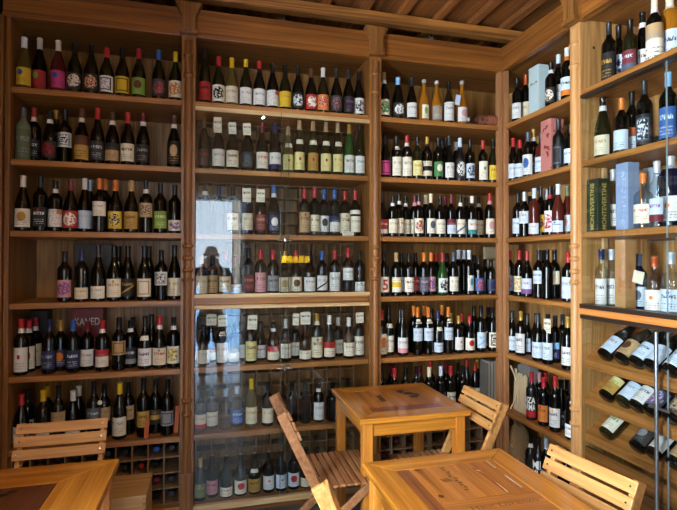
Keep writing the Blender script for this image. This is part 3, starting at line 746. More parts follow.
rowb('B7', ZS[6], [
 (199.4,462,'bd olive tan olive text gold gold'), (213.3,463,'bd olive cork pink text maroon pink'), (227.4,460,'bg olive cork ivory text maroon ivory lo'),
 (241.5,457,'bg olive cork ivory circ pink red'), (255.3,456,'bg olive cork gold text brown gold nk'), (269.4,454,'bd dark cork white pip grey orange'),
 (282,452.6,'bd dark cork pale pip grey orange'), (294.4,451,'bd dark cork pale circ grey red'), (306.5,452,'bd dark black cream text grey cream lo'), (318,450,'bd dark black ivory text grey ivory lo')])
rowb('C1', ZS[0], [
 (384,72.5,'bg dark tan/ivory ivory art green green'), (397.8,77.4,'ch dark sky black art pale white'), (411.5,77.4,'bg dark charcoal white text grey white'),
 (423.8,81,'bg amber stop ivory circ green lime narrow'), (436.6,82.3,'bg amber stop grey circ white tan'), (448.7,82,'bg olive black white text grey white big'),
 (461.9,82.3,'bg amber stop white circ pink pink')])
rowb('C2', ZS[1], [
 (385,135.6,'bg dark black magenta frame black magenta'), (396.3,136,'bd dark black ivory text grey ivory big nk'), (406.8,135.6,'bd dark red/white ivory text grey ivory big'),
 (417.4,137,'bd olive black palecream text gold palecream'), (427,137,'bd dark gold/black cream mid charcoal black'), (438,138,'bd dark black green circ green ivory'),
 (442,140,'bd dark black none text black black B'), (449,136,'bg dark charcoal white text grey white'), (445.8,138,'bd dark black none text black black B'),
 (459.9,138,'bg matte pale black art white white big'), (456,142,'bg dark silver none text black black B'), (470,140,'bd dark black pale art navy slate'),
 (483,140.6,'bd dark red ivory pip grey green big'), (493,139.7,'bg olive black yellow text brown yellow')])
rowb('C3', ZS[2], [
 (382,193.7,'bg dark black red base ivory ivory'), (392.7,196,'bd dark black/white cream text grey cream'), (399,193.7,'bd dark black/white cream text red pink'),
 (405.5,196.5,'bd dark black/white cream text grey cream B'), (414.6,195.6,'bd dark maroon/pink cream text grey cream B'), (418.7,194.3,'bd dark black/pink ivory art green red'),
 (425.6,195,'bd dark cream none text black black B'), (430.7,193.7,'bd dark cream ivory circ grey slate'), (440.3,196,'bd dark black ivory text grey ivory'),
 (445.4,196.5,'bd dark maroon none text black black B'), (451.3,195,'bd dark maroon pale top grey maroon'), (460.4,195.6,'bd dark black/white ivory diag gold blue'),
 (466.3,197.4,'bd dark black none text black black B'), (472,196,'bd dark white/black white base orange teal'), (478.7,196.5,'bd dark black/white cream text tan cream B'),
 (489.7,193.2,'bd dark red/pink ivory circ grey pink')])
five = rowb('C4', ZS[3], [
 (384,251,'bd dark black ivory plain ivory ivory'), (396.3,252.5,'bd dark tan ivory mid gold yellow'), (401.4,252.5,'bd dark black white text grey white B'),
 (408.8,252.8,'bd dark black ivory text charcoal ivory'), (415.5,252.5,'bd dark black red text ivory red B'), (424,252.5,'bd dark orange slate text pink slate'),
 (431,252.5,'bd dark orange pink art slate purple'), (435.7,252.5,'bd dark red none text black black B'), (442.5,252.5,'bg green red white art black black'),
 (447,253,'bd dark black none text black black B'), (453.5,252.5,'bd dark slate ivory text grey ivory'), (458.6,250,'bd dark pale none text black black B'),
 (463.7,250,'bd dark pale palecream text grey palecream B'), (469,250,'bd dark pale white circ grey teal narrow'), (478.7,255.6,'bd dark black blue art pink red'),
 (474,255,'bd dark black none text black black B'), (485,259,'bd dark black none text black black B'), (491,259,'bd dark black navy frame slate navy')])
rowb('C5', ZS[4], [
 (381.3,310,'bd dark red cream circ charcoal orange big'), (388.6,305,'bg dark black ivory text grey ivory nk'), (402.7,309,'bg dark black white base grey pink'),
 (400,308,'bg dark black none text black black B'), (413.7,305.5,'bd dark orange none text black black B'), (417.7,307,'bd dark orange pale text grey pale nk hi'),
 (424.3,305.5,'bd dark orange none text black black B'), (428.4,307,'bd dark orange pale text grey pale nk hi'), (431.7,308.5,'bd dark black none text black black B'),
 (438,311,'bg dark navy pale text grey pale lo nk'), (442,305,'bd dark orange none text black black B'), (448.3,307,'bd dark orange pale text grey pale nk hi'),
 (451.6,313,'bd dark gold none text black black B'), (458.6,315.4,'bd dark gold white pip grey orange'), (462.2,313.6,'bd dark red none text black black B'),
 (469.6,315.4,'bg dark red ivory circ grey red'), (474,305.7,'bd dark black none text black black B'), (481,305.7,'bd dark black pale diag sky sky'),
 (488.4,307,'bd dark black ivory frame black black B'), (492.5,307,'bd dark black ivory frame black black'), (496,307,'bd dark black none text black black B')])
rowb('C6', ZS[5], [
 (380.7,362.8,'bd dark charcoal none text black black'), (392,364,'bd dark maroon none text black black B'), (394.8,368,'bd dark red none text black black'),
 (405.8,367,'bd dark black none text black black'), (416.5,366,'bd dark black none text black black'), (420,366,'bd dark maroon none text black black B'),
 (429.3,367,'bd dark cream none text black black'), (430.5,361,'bd dark red none text black black B'), (440.8,366,'bd dark pale none text black black'),
 (446,362,'bd dark maroon none text black black B'), (450.7,365.6,'bd dark red ivory text black ivory'), (458,362.5,'bd dark black none text black black B'),
 (462.8,365.6,'bd dark black none text black black'), (466.8,358.6,'bg dark red/black none text black black B'), (475,362.5,'bg dark red cream text charcoal cream'),
 (477,359.5,'bg dark yellow none text black black B')])
rowb('D1', ZS[0], [
 (517.3,78,'bd dark black white text grey white'), (526,70,'bd dark copper cream text gold cream'), (545,70,'bd dark black none text black black B'),
 (551.4,62.4,'bd dark black/white black art gold white'), (558.8,52.5,'bd dark pale/black white text grey white'), (567.4,47.6,'bd dark white/orange pale base charcoal orange')])
rowb('D2', ZS[1], [
 (513.3,138,'bg dark red pale text grey pale'), (520,140,'bg dark red pale text grey pale'), (528.2,132,'bd dark slate white circ grey blue big'),
 (533.7,129,'bd dark gold/white navy circ silver pale'), (541,133,'bd rose charcoal pale text grey pale'), (558.8,119,'bd matte charcoal black frame slate charcoal big'),
 (566.3,137,'bg rose brown white art grey navy lo'), (570.5,129,'bd dark black pale text grey pale')])
rowb('D3', ZS[2], [
 (517.8,193.4,'bd dark charcoal pale text grey pale'), (524.5,191.7,'bd dark silver pale text gold gold hi'), (530,196,'bd dark black none text black black B'),
 (534.4,188.3,'bd rose pale pale text orange pale lo'), (540.8,186.4,'bd dark charcoal yellow art red charcoal'), (546.5,190,'bd dark silver none text black black B'),
 (550.3,186.4,'bd dark black/red white art pale red big'), (554.5,188,'bd dark black none text black black B'), (558.3,184,'bg rose pale pale text slate blue lo'),
 (567.5,185.7,'bg rose olive pale circ grey pink')])
rowb('D4', ZS[3], [
 (509.6,250.3,'bd dark red slate art red black'), (519.2,250.3,'bd dark red cream frame tan gold'), (527.2,250.7,'bg dark red pale base red purple'),
 (538.8,249.6,'bd dark charcoal pale text slate pale hi'), (547.3,249,'bd dark black none text black black'), (554.6,249.6,'bd dark black cream plain tan cream hi'),
 (543.5,250,'bd dark black red text charcoal red B'), (568,252.3,'bd dark red pale text grey pale big')])
rowb('D5', ZS[4], [
 (512,310.3,'bg dark charcoal pale text grey pale'), (520.8,310.8,'bd dark gold white text slate white big'), (527.2,313.3,'bg dark charcoal pale text sky pale'),
 (538,313,'bg dark charcoal pale text grey pale'), (536,313,'bg dark black none text black black B'), (547.8,314,'bd dark black pale text slate pale'),
 (555,315.3,'bd dark charcoal navy top pale sky'), (562.5,314,'bd dark charcoal none text black black B'), (567.6,316,'bd dark gold white text slate white')])
vina = rowb('D6', ZS[5], [
 (531.4,372,'bd matte red black base black red big'), (538.8,372,'bd dark pink none text black black B'), (543.5,376.5,'bd dark red orange text brown red'),
 (545.5,372,'bd dark red none text black black B'), (555,375.5,'bd dark red white text slate yellow'), (561,379.5,'ch dark black charcoal text silver charcoal'),
 (566.7,379.5,'bd dark black none text black black B'), (571,381,'bd dark charcoal white text slate white lo')])
mimu = rowb('D7', ZS[6], [
 (530.4,435,'bd matte black/white black plain black black big'), (538.2,437,'bd matte black black plain black black big'), (546,437,'bd dark silver slate text grey slate'),
 (556,446,'bd dark black none text black black'), (566,450,'bd dark black ivory text grey ivory lo')])
rowb('E1', ZS[0], [
 (609.6,22,'bd dark charcoal black text gold black big'), (619.5,25,'bd dark black pale art navy navy big'), (631,19.4,'bd olive black maroon base pale slate'),
 (643.5,12,'bg dark black/white white text maroon white'), (655.5,-4,'bd dark cream/white ivory top grey tan wrap'), (671,-8,'jm amber cream pale text slate pale big')])
rowb('E2', ZS[1], [
 (598.6,99,'ch olive black/white cream text tan cream'), (622,98,'bd dark orange pale circ slate pale'), (632.5,86.5,'bd dark black pale top slate copper'),
 (645,72,'bd dark charcoal black frame slate pale big'), (669,72,'bd dark sky blue text pale blue big')])
rowb('E3', ZS[2], [
 (613.5,169,'sp clear silver white text slate white D2.13'), (643.5,173,'sp clear orange ivory text red ivory D2.03'), (657.3,161,'ss clear silver pale base purple maroon D2.03'),
 (671,149,'jm navy silver white pip slate orange D2.06')])
rowb('E4', ZS[3]-.018, [
 (600.5,249,'ss clear navy white text slate white big'), (610,249,'ss clear silver white text slate white big'), (639,253.6,'bd navy slate pale circ slate slate D2.08'),
 (654.5,256,'sp clear copper white pip blue orange D2.03'), (671.5,252,'sp clear silver pale text slate blue D2.03')])

# ---- hand lettering bent round three bottles
def on_bottle(it, string, mat, u0, u1, z0, z1, bold=.0):
    b, sh = it[0], it[1]
    def fn(u, v):
        z = z0+(z1-z0)*v; a = -PI/2+math.radians(u0+(u1-u0)*u); r = rad(sh, z)+.0014
        return (r*math.cos(a), r*math.sin(a), z)
    o = lettering(string, fn, mat, b, bold)
    return o
def relabel(it, s): it[0]['label'] = s
WHITE = simple('paint_white', 'dcdcd8', .5); REDP = simple('paint_red', 'a8171c', .5)
on_bottle(five[0], '5', REDP, -28, 34, .042, .112, .02)
relabel(five[0], 'black-topped dark bottle with big red 5 on white label in corner bay')
on_bottle(vina[0], 'NZA', WHITE, -65, 65, .108, .148, .03); on_bottle(vina[0], 'ARMA', WHITE, -65, 65, .064, .104, .03)
relabel(vina[0], 'red-topped bottle with white hand-painted capitals over a red base, lower right bay')
for o_, w1, w2 in ((mimu[1], 'MI', 'MU'), (mimu[0], '', '')):
    if o_ is mimu[1]:
        on_bottle(o_, w1, WHITE, -52, 52, .118, .168, .03); on_bottle(o_, w2, WHITE, -52, 52, .062, .112, .03)
relabel(mimu[1], 'black bottle with huge white letters MI and MU on lowest shelf of right bay')
GIRTH[0] = 1.0
# ------------------------------------------------------------------ price cards hung on bottle necks
CARDM = labmat('ivory', 'text', 'charcoal', 'ivory', 3)
def card(x, y, z, w, h, label, group):
    m = bpy.data.meshes.new('price_card'); t = .0012
    vs = [(-w/2, -t, -h), (w/2, -t, -h), (w/2, -t, 0), (-w/2, -t, 0), (-w/2, 0, -h), (w/2, 0, -h), (w/2, 0, 0), (-w/2, 0, 0)]
    m.from_pydata(vs, [], [(0,1,2,3), (4,7,6,5), (0,4,5,1), (1,5,6,2), (2,6,7,3), (3,7,4,0)])
    l = m.uv_layers.new(name='UVMap')
    for lp_ in m.loops:
        v = vs[lp_.vertex_index]; l.data[lp_.index].uv = (.12+.76*(v[0]/w+.5), 1+v[2]/h)
    m.materials.append(CARDM)
    o = bpy.data.objects.new('price_card', m); COL.objects.link(o); o.location = (x, y, z)
    o.rotation_euler = (.0, random.uniform(-.05, .05), 0)
    s = MB(); s.lathe([(.0155, -.001), (.0165, -.001), (.0165, .001), (.0155, .001)], 14, 0, 2*PI, 0, .0185)
    obj('string_loop', s, CHALK, o)
    return tag(o, label, 'price card', group)
G = 'price cards hung on bottle necks'
for (x0, x1, y0, y1, lab) in (
  (213.5, 221.5, 117, 132.5, 'white price card on second shelf of glazed bay, leftmost of its three'),
  (228.5, 236, 122, 134, 'white price card on second shelf of glazed bay, middle of its three'),
  (243, 250.7, 123, 135, 'white price card on second shelf of glazed bay, rightmost of its three'),
  (242.3, 250.7, 188, 202, 'white price card on third shelf of glazed bay, left of the pair'),
  (256.8, 265.2, 189, 202, 'white price card on third shelf of glazed bay, right of the pair'),
  (206.5, 216.5, 314, 325, 'grey-white price card on fifth shelf of glazed bay, leftmost card'),
  (218, 227, 315, 326, 'price card on fifth shelf of glazed bay, second card from left'),
  (248, 257.4, 315, 329, 'price card hanging above the big pale yellow label in glazed bay'),
  (293, 299.3, 313.5, 325, 'narrow price card in the middle of fifth shelf of glazed bay'),
  (300.6, 310.5, 312, 324, 'wide price card in the middle of fifth shelf of glazed bay'),
  (355.8, 363.5, 312.5, 322.5, 'price card at the right end of fifth shelf of glazed bay')):
    a = at_y((x0+x1)/2, y0, 3.03); b = at_y(x1, y1, 3.03); c_ = at_y(x0, y1, 3.03)
    card(a[0], 3.032, a[2], b[0]-c_[0], a[2]-b[2], lab, G)
a = at_y(348, 234, 3.01); o = card(a[0], 3.012, ZS[2]+.028, .075, .026, 'small white price tag lying at the foot of bottles, glazed bay', None)
for c_ in list(o.children): bpy.data.objects.remove(c_)
# right bay card
a = at_x(547.3, 318.8, 2.0)
o = card(2.0, a[1], a[2], .062, .085, 'white price card hanging on a bottle of the right bay', None); o.rotation_euler = (0, 0, -PI/2)
# white tags on single bottles
a = at_y(99.8, 402.5, 3.01); b = MB(); b.cyl((0, 0, 0), (0, .003, 0), .013, None, 16); b.cyl((0, .001, .012), (.004, .03, .045), .0012, None, 6)
o = obj('hang_tag', b, simple('tag_paper', 'c9c6ba', .6)); o.location = (a[0], 3.012, a[2]); tag(o, 'small round white tag hanging in front of a dark bottle, left bay', 'tag')
a = at_y(457.5, 98, 3.01); b = MB().box(-.018, .018, 0, .003, -.05, .02); o = obj('hang_tag', b, labmat('pale', 'plain', 'grey', 'pale', 0)); o.location = (a[0], 3.0, a[2]); o.rotation_euler = (0, .15, 0)
tag(o, 'white paper tag on the amber bottle of the corner bay top shelf', 'tag')

# ------------------------------------------------------------------ boxes and flat things on the shelves
def gift(name, x0, x1, y0, y1, z0, z1, mat, label, cat='box', bevel=.002, rz=0):
    off = ((x0+x1)/2, (y0+y1)/2, z0)
    o = obj(name, MB().box(-(x1-x0)/2, (x1-x0)/2, -(y1-y0)/2, (y1-y0)/2, 0, z1-z0), mat, None, bevel)
    o.location = off; o.rotation_euler = (0, 0, rz); return tag(o, label, cat)
def cardm(name, col, rough=.5, spot=None, dens=.55):
    m, nt, out = new_mat(name)
    b = N(nt, 'ShaderNodeBsdfPrincipled', inp={'Roughness': rough})
    if spot:
        tc = N(nt, 'ShaderNodeTexCoord'); n = N(nt, 'ShaderNodeTexNoise', inp={'Scale': 26.0, 'Detail': 3.0}); nt.links.new(tc.outputs['Object'], n.inputs[0])
        nt.links.new(mixc(nt, M2(nt, 'GREATER_THAN', n.outputs[0], dens), hexc(col), hexc(spot)), b.inputs['Base Color'])
    else: b.inputs['Base Color'].default_value = hexc(col)
    nt.links.new(b.outputs[0], out.inputs[0]); return m
xa, xb = at_y(77, 260, 3.38)[0], at_y(114, 260, 3.38)[0]
gift('gift_box', xa, xb, 3.30, 3.40, ZS[3], ZS[3]+.335, cardm('box_black', '0b0b0d', .4), 'black presentation box standing behind bottles on fourth shelf of left bay')
xa, xb = at_y(75, 260, 3.36)[0], at_y(106, 260, 3.36)[0]
bx = gift('gift_box', xa, xb, 3.29, 3.39, ZS[4], ZS[4]+.338, cardm('box_red', '7a2126', .45), 'dark red box with white capitals behind bottles of the left bay')
hw = (xb-xa)/2
lettering('KANED', lambda u, v: (-hw*.78+hw*1.56*u, -.0515, .235+.045*v), WHITE, bx, .01)
obj('printed_band', MB().box(-hw*.9, hw*.9, -.0512, -.050, .14, .144), WHITE, bx)
xa, xb = at_y(9, 260, 3.36)[0], at_y(20, 260, 3.36)[0]
gift('gift_box', XA0+.004, XA0+.10, 3.29, 3.39, ZS[4], ZS[4]+.33, cardm('box_dk', '15171b', .5), 'dark box in the far left corner of fifth shelf, left bay')
ORG = cardm('booklet_orange', 'b5561a', .5)
for (p0, y_, hh, lab, ry) in ((147, 3.008, .115, 'orange booklet leaning on a bottle, sixth shelf of left bay', .05), (176.6, 3.06, .16, 'orange booklet against the pilaster, sixth shelf of left bay', .07)):
    a = at_y(p0, 410, y_); o = obj('booklet', MB().box(-.012, .012, -.004, .004, 0, hh), ORG, None, .001); o.location = (a[0]-.004, y_, ZS[5]+.0018); o.rotation_euler = (0, ry, 0)
    tag(o, lab, 'booklet', None)
# pale wooden board with a knob hole in the corner bay
o = gift('wooden_board', at_y(484.5, 260, 3.38)[0], 2.175, 3.385, 3.40, ZS[3], ZS[3]+.345, wood('board_cream', 'b9a27c', 'd8c7a2', 'z', .7, .5), 'cream wooden board standing behind bottles on fourth shelf of corner bay', 'board')
obj('cross_batten', MB().box(-.042, .042, -.018, -.0075, .235, .262), wood('board_batten', 'a98a5c', 'c7a878', 'x'), o)
obj('knob', MB().cyl((.030, -.014, .125), (.030, -.0075, .125), .011), BLACKM, o)
# copper-wrapped bottle lying on its side, corner bay top shelf
it = make_bottle((at_y(497, 118, 3.06)[0]-.001, 3.037, ZS[0]+.0418), .30, 'bg clear silver rust text brown brown wrap', 0)
b = it[0]; b.rotation_euler = (0, -PI/2, 0); b.location.x = at_y(499, 118, 3.037)[0]; b['label'] = 'clear bottle with copper wrap lying on its side on top shelf of corner bay'; b['category'] = 'bottle'
# right bay boxes
def fp(px, X): return at_x(px, 260, X)[1]
BXW = cardm('box_white', 'b9cdd0', .45)
y_a, y_b = fp(549, 2.02), fp(531, 2.02)
bx = gift('gift_box', 2.05, 2.145, 2.715, 2.815, ZS[0], ZS[0]+.34, BXW, 'tall pale blue-white gift box on top shelf of right bay')
m = MB()
for i in range(8):
    yy = -.035+.0095*i; m.box(-.0485, -.0478, yy, yy+.007, .222+.004*math.sin(i*1.9), .230+.006*math.sin(i*1.3+1))
obj('emblem', m, simple('emblem_bronze', '6d4a2a', .4), bx)
bx = gift('gift_box', 2.02, 2.115, 2.56, 2.655, ZS[1], ZS[1]+.335, cardm('box_pink', 'b8766e', .5, '6a2522', .60), 'pink gift box with dark blossom print on second shelf of right bay')
# right cabinet boxes
GRN = cardm('box_green', '1f3020', .4); GOLDP = simple('gold_print', 'b9a45c', .4)
bx = gift('gift_box', 1.988, 2.068, 2.149, 2.229, ZS[2], ZS[2]+.285, GRN, 'dark green gift box lettered in gold on third shelf of right cabinet')
lettering('MONTEVERTINE', lambda u, v: (-.0406, -.014+.028*v, .012+.25*u), GOLDP, bx, .01)
lettering('MONTEVERTINE', lambda u, v: (-.014+.028*(1-v), -.0406, .012+.25*u), GOLDP, bx, .01)
yc = fp(629, 2.04)
bx = gift('gift_box', 1.992, 2.062, 1.960, 2.035, ZS[2], ZS[2]+.335, cardm('box_greyblue', '8296b8', .5), 'tall grey-blue gift box beside the orange-capped clear bottle, right cabinet')
m = MB(); m.lathe([(.032, 0), (.032, .001)], 20); m = MB()
for i in range(20):
    a0, a1 = 2*PI*i/20, 2*PI*(i+1)/20
    m.add([(-.0354, .022*math.cos(a0), .205+.022*math.sin(a0)), (-.0354, .022*math.cos(a1), .205+.022*math.sin(a1)), (-.0354, .019*math.cos(a1), .205+.019*math.sin(a1)), (-.0354, .019*math.cos(a0), .205+.019*math.sin(a0))], [(0, 1, 2, 3)])
obj('emblem', m, simple('emboss', '6c80a4', .4), bx)
o = obj('gift_tube', MB().lathe([(.043, 0), (.043, .325), (.040, .33), (.001, .331)], 28), labmat('pale', 'plain', 'grey', 'pale', 0), None, 0, True)
o.location = (2.24, fp(652, 2.24), ZS[2]); tag(o, 'white cardboard tube standing behind the clear bottles, right cabinet', 'box')
gift('gift_box', 2.17, 2.30, 1.84, 1.98, ZS[1], ZS[1]+.085, cardm('box_slate', '48505c', .5), 'low slate box behind bottles on second shelf of right cabinet')
gift('gift_box', 2.05, 2.14, 1.535, 1.625, ZS[1], ZS[1]+.33, cardm('box_blue', '1e63b4', .4), 'bright blue gift box cut by the right edge of the frame')
KR = cardm('box_kraft', 'a97d4c', .6); KR2 = cardm('box_kraft2', 'b98d5a', .6)
bx = gift('carton', 1.992, 2.058, 1.979, 2.042, ZS[3]-.018, ZS[3]+.345, KR, 'tall brown cardboard carton with red script beside the clear spirits')
RP = simple('print_red', 'b0392c', .5)
lettering('Rigoletto', lambda u, v: (-.0336, -.012+.024*v, .10+.13*u), RP, bx, 0); lettering('Rigoletto', lambda u, v: (-.012+.024*(1-v), -.0321, .12+.12*u), RP, bx, 0)
gift('gift_box', 2.22, 2.33, 1.66, 1.86, ZS[3]-.018, ZS[3]+.27, cardm('box_palegrey', 'a7b4c4', .5), 'pale grey box behind the copper-capped bottle, right cabinet')
# tag on the navy bottle
a = at_x(637.5, 277, 2.0); o = obj('hang_tag', MB().box(-.001, .001, -.03, .03, -.03, .03), labmat('cream', 'text', 'grey', 'cream', 1)); o.location = (2.005, a[1], a[2]); o.rotation_euler = (.2, 0, 0)
tag(o, 'cream paper tag tied to the navy bottle in the right cabinet', 'tag')

# tilted display bottles
TL = []
def lying(px, tier, spec, lab):
    X = XF+.058; z = TIER[tier]
    # resting on the sloping shelf: bottle axis parallel to the slope, one radius above it
    sh = spec.split()[0]; R = max(r for r, _ in SHAPES[sh])+.0015
    s0 = .014; bx_ = XF+.012+math.cos(TA)*s0-math.sin(TA)*R; bz = z+math.sin(TA)*s0+math.cos(TA)*R
    yy = at_x(px, 400, bx_)[1]
    it = make_bottle((bx_, yy, bz), .30, spec, 0); b = it[0]
    # local +Z -> slope direction, label (local -Y) -> up-slope normal
    d = Vector((math.cos(TA), 0, math.sin(TA))); n = Vector((-math.sin(TA), 0, math.cos(TA))); yv = -n; xv = yv.cross(d)
    Mx = Matrix(((xv.x, yv.x, d.x), (xv.y, yv.y, d.y), (xv.z, yv.z, d.z)))
    b.rotation_euler = Mx.to_euler()
    tag(b, lab, 'bottle', 'bottles on the tilted tiers of the right cabinet')
TW = ('top tilted tier', 'middle tilted tier', 'lowest tilted tier')
for px, s, l in ((603.5, 'bg dark black pale text grey pale', 'pale-labelled bottle lying at the left end of the'), (620, 'bg dark black/tan tan circ brown brown', 'tan-labelled bottle lying on the'),
  (635, 'bg dark black pale text slate pale', 'pale-labelled bottle right beside the tan-labelled one on the'), (649.6, 'bg dark black pale plain slate pale', 'fourth bottle from left lying on the'), (669, 'bg dark black pale text slate pale', 'bottle lying right of the steel rod on the')):
    lying(px, 0, s, l+' '+TW[0])
for px, s, l in ((604.7, 'bg dark black gold top charcoal palecream', 'yellow-labelled bottle at the left end of the'), (621.5, 'bg olive black pale text grey pale', 'pale-labelled bottle second from left on the'),
  (635, 'bg dark black white text slate white', 'white-labelled bottle third from left on the'), (648.7, 'bg dark black slate art pale purple', 'bottle with blue-grey label left of the rod on the'), (669, 'bg dark black charcoal art grey tan', 'bottle with dark picture label right of the rod on the')):
    lying(px, 1, s, l+' '+TW[1])
for px, s, l in ((604.7, 'bg olive black ivory text green ivory', 'olive bottle with white label alone at the left of the'), (635.5, 'bg dark black charcoal circ grey grey', 'bottle with dark round-emblem label on the'),
  (652, 'bd dark orange white text grey white', 'orange-capped bottle with white label on the'), (672, 'bd dark black tan text charcoal tan', 'bottle lying rightmost on the')):
    lying(px, 2, s, l+' '+TW[2])

# bottles lying in the rack cells (necks to the front), left bay and corner bay
CAPC = ['black', 'charcoal', 'black', 'navy', 'black', 'maroon', 'charcoal', 'black']
def racked(x0, x1, bay, skip=(), special={}):
    n = max(1, round((x1-x0-.01)/.092)); z0, z1 = ZS[6]+.005, ZS[5]-TH-.01; m = max(1, round((z1-z0)/.092))
    for i in range(n):
        for j in range(m):
            if (i, j) in skip: continue
            x = x0+.005+(x1-x0-.01)*(i+.5)/n; z = z0+(z1-z0)*j/m+.0045+.0376
            cap = special.get((i, j), CAPC[(i*3+j*5) % 8])
            it = make_bottle((x+random.uniform(-.005, .005), 3.37, z+.0005), .30, 'bd dark %s none text black black' % cap, 0); b = it[0]
            b.rotation_euler = (PI/2, 0, 0)   # local +Z to -Y
            row = ['bottom', 'middle', 'top'][j] if m == 3 else ['bottom', 'lower middle', 'upper middle', 'top'][j]
            tag(b, '%s-capped bottle end in rack cell of %s row, column %s, under %s' % (cap, row, ['one', 'two', 'three', 'four', 'five', 'six', 'seven', 'eight', 'nine', 'ten', 'eleven'][i], bay), 'bottle', 'bottles lying in the rack under '+bay)
racked(XA0, XA1, 'left bay', special={(8, 3): 'blue', (7, 2): 'red', (6, 3): 'charcoal', (2, 3): 'navy', (9, 0): 'charcoal'}, skip=[(i, j) for i in range(5) for j in (0, 1)]+[(9, 2), (6, 1)])
racked(XC0, XC1, 'corner bay', skip=[(i, 0) for i in range(10)]+[(2, 2), (5, 1), (7, 2), (4, 3)])
# bundle of grey cardboard sheets on edge, corner bay; bundle of sticks, hoop and sack, right bay
GREYC = cardm('sheet_grey', '8f8a80', .7); GREYD = cardm('sheet_dark', '5f5a52', .7)
x0 = at_y(482.5, 380, 3.1)[0]; n = 0; x = x0
while x < XC1+.012:
    o = obj('cardboard_sheet', MB().box(0, .007, 0, .10, 0, .315+random.uniform(-.012, .012)), GREYC if n % 2 else GREYD); o.location = (x, 3.035, ZS[5])
    n += 1
    tag(o, 'grey cardboard sheet on edge, %s of the stack in corner bay' % (ORD[n-1].replace(' from left', ' sheet') if n > 1 else 'leftmost'), 'cardboard', 'cardboard sheets stacked on edge in the corner bay'); x += .0115
STICK = cardm('stick_pale', 'd6c09a', .6); PLAST = simple('plastic_wrap', '7b7874', .35)
sy0 = fp(528, 2.06); sy1 = fp(515, 2.06)
for i in range(7):
    yy = sy1-.012-(sy1-sy0-.02)*i/6
    m = MB().bar((0, 0, 0), (.01, random.uniform(-.008, .008), .265+random.uniform(-.02, .02)), .012, .012, (0, 1, 0))
    o = obj('wooden_stick', m, STICK); o.location = (2.045, yy, ZS[5]+.001)
    tag(o, 'pale wooden stick in the wrapped bundle, %s' % ORD[i], 'stick', 'pale sticks bundled in the right bay')
m = MB().prism([(sy0+.022, 0), (sy1+.0, 0), (sy1+.006, .30), (sy1-.05, .335), (sy0+.030, .325), (sy0+.022, .26)], 'x', 0, .09)
o = obj('wrapped_bundle', m, PLAST, None, .008); o.location = (2.08, 0, ZS[5]+.001); tag(o, 'grey plastic-wrapped bundle behind the pale sticks, right bay', 'bundle')
# hoop of cane leaning in the corner
m = MB(); pts = []
for i in range(15):
    t = i/14; pts.append((2.012+.032*math.sin(PI*t), 2.968-.03*math.sin(PI*t), ZS[5]+.006+.30*t))
for p, q in zip(pts, pts[1:]): m.cyl(p, q, .005, None, 8)
o = obj('bent_cane', m, STICK, None, 0, True); tag(o, 'thin bent cane standing in the corner of the right bay', 'cane')
# hessian sack
m, nt, out = new_mat('hessian'); tc = N(nt, 'ShaderNodeTexCoord'); w = N(nt, 'ShaderNodeTexWave', inp={'Scale': 60.0, 'Distortion': 1.5}); nt.links.new(tc.outputs['Object'], w.inputs[0])
b = N(nt, 'ShaderNodeBsdfPrincipled', inp={'Roughness': .95}); nt.links.new(mixc(nt, w.outputs[0], hexc('6e5338'), hexc('9c7c54')), b.inputs['Base Color']); nt.links.new(b.outputs[0], out.inputs[0]); SACK = m
bm = MB(); prof = [(.02, 0), (.085, .0), (.10, .06), (.098, .14), (.08, .21), (.055, .265), (.03, .29), (.04, .31), (.02, .312)]
bm.lathe(prof, 28); vs = []
for (x_, y_, z_) in bm.v:
    a = math.atan2(y_, x_); k_ = 1+.07*math.sin(5*a+z_*22)+.04*math.sin(11*a-z_*35); vs.append((x_*k_, y_*k_, z_+.012*math.sin(3*a)*(z_ > .05)))
bm.v = vs; o = obj('hessian_sack', bm, SACK, None, 0, True); o.location = (2.10, 3.00, ZS[6]); o.rotation_euler = (0, 0, .5)
tag(o, 'wrinkled hessian sack on the lowest shelf of the right bay', 'sack')
# wooden crate standing beside the left table
cx0, cx1, cy0, cy1, cz = -.462, -.288, 2.41, 2.65, .432
off = ((cx0+cx1)/2, (cy0+cy1)/2, 0); r = root('wine_crate', off, 'pine crate with finger-jointed corners standing beside the left table', 'crate')
O = lambda: OffMB(off)
obj('lid', O().box(cx0-.003, cx1+.003, cy0-.003, cy1+.003, cz-.014, cz), CRATE, r, .002)
obj('side_panel', O().box(cx0, cx1, cy0, cy0+.012, 0, cz-.0145), CRATE, r, .001); obj('side_panel', O().box(cx0, cx1, cy1-.012, cy1, 0, cz-.0145), CRATE, r, .001)
obj('end_panel', O().box(cx0, cx0+.012, cy0+.0125, cy1-.0125, 0, cz-.0145), CRATE, r, .001); obj('end_panel', O().box(cx1-.012, cx1, cy0+.0125, cy1-.0125, 0, cz-.0145), CRATE, r, .001)
fj = O()
for i in range(14):
    z = .01+i*.031; fj.box(cx1-.013, cx1+.0008, cy0-.0008, cy0+.011, z, z+.0155)
obj('finger_joint', fj, wood('joint_dark', '6e4522', '94683a', 'z'), r)
# dust tufts on the cornice
for px, py, lab, s in ((284, 20, 'grey tuft of dust on the cornice above the glazed bay', .035), (434, 38, 'grey tuft of dust on the cornice above the corner bay', .045)):
    a = at_y(px, py, 2.97); m = MB()
    for i in range(26):
        th = random.uniform(0, 2*PI); el = random.uniform(-.2, 1.4); L = s*random.uniform(.4, 1)
        m.cyl((0, 0, 0), (L*math.cos(th)*math.cos(el)*1.4, L*math.sin(th)*math.cos(el)*.5, L*math.sin(el)*.8), .0022, .0006, 5)
    o = obj('dust_tuft', m, simple('dust', '6e6a66', .9)); o.location = (a[0], 3.0, 3.006); tag(o, lab, 'dust', None, 'stuff')

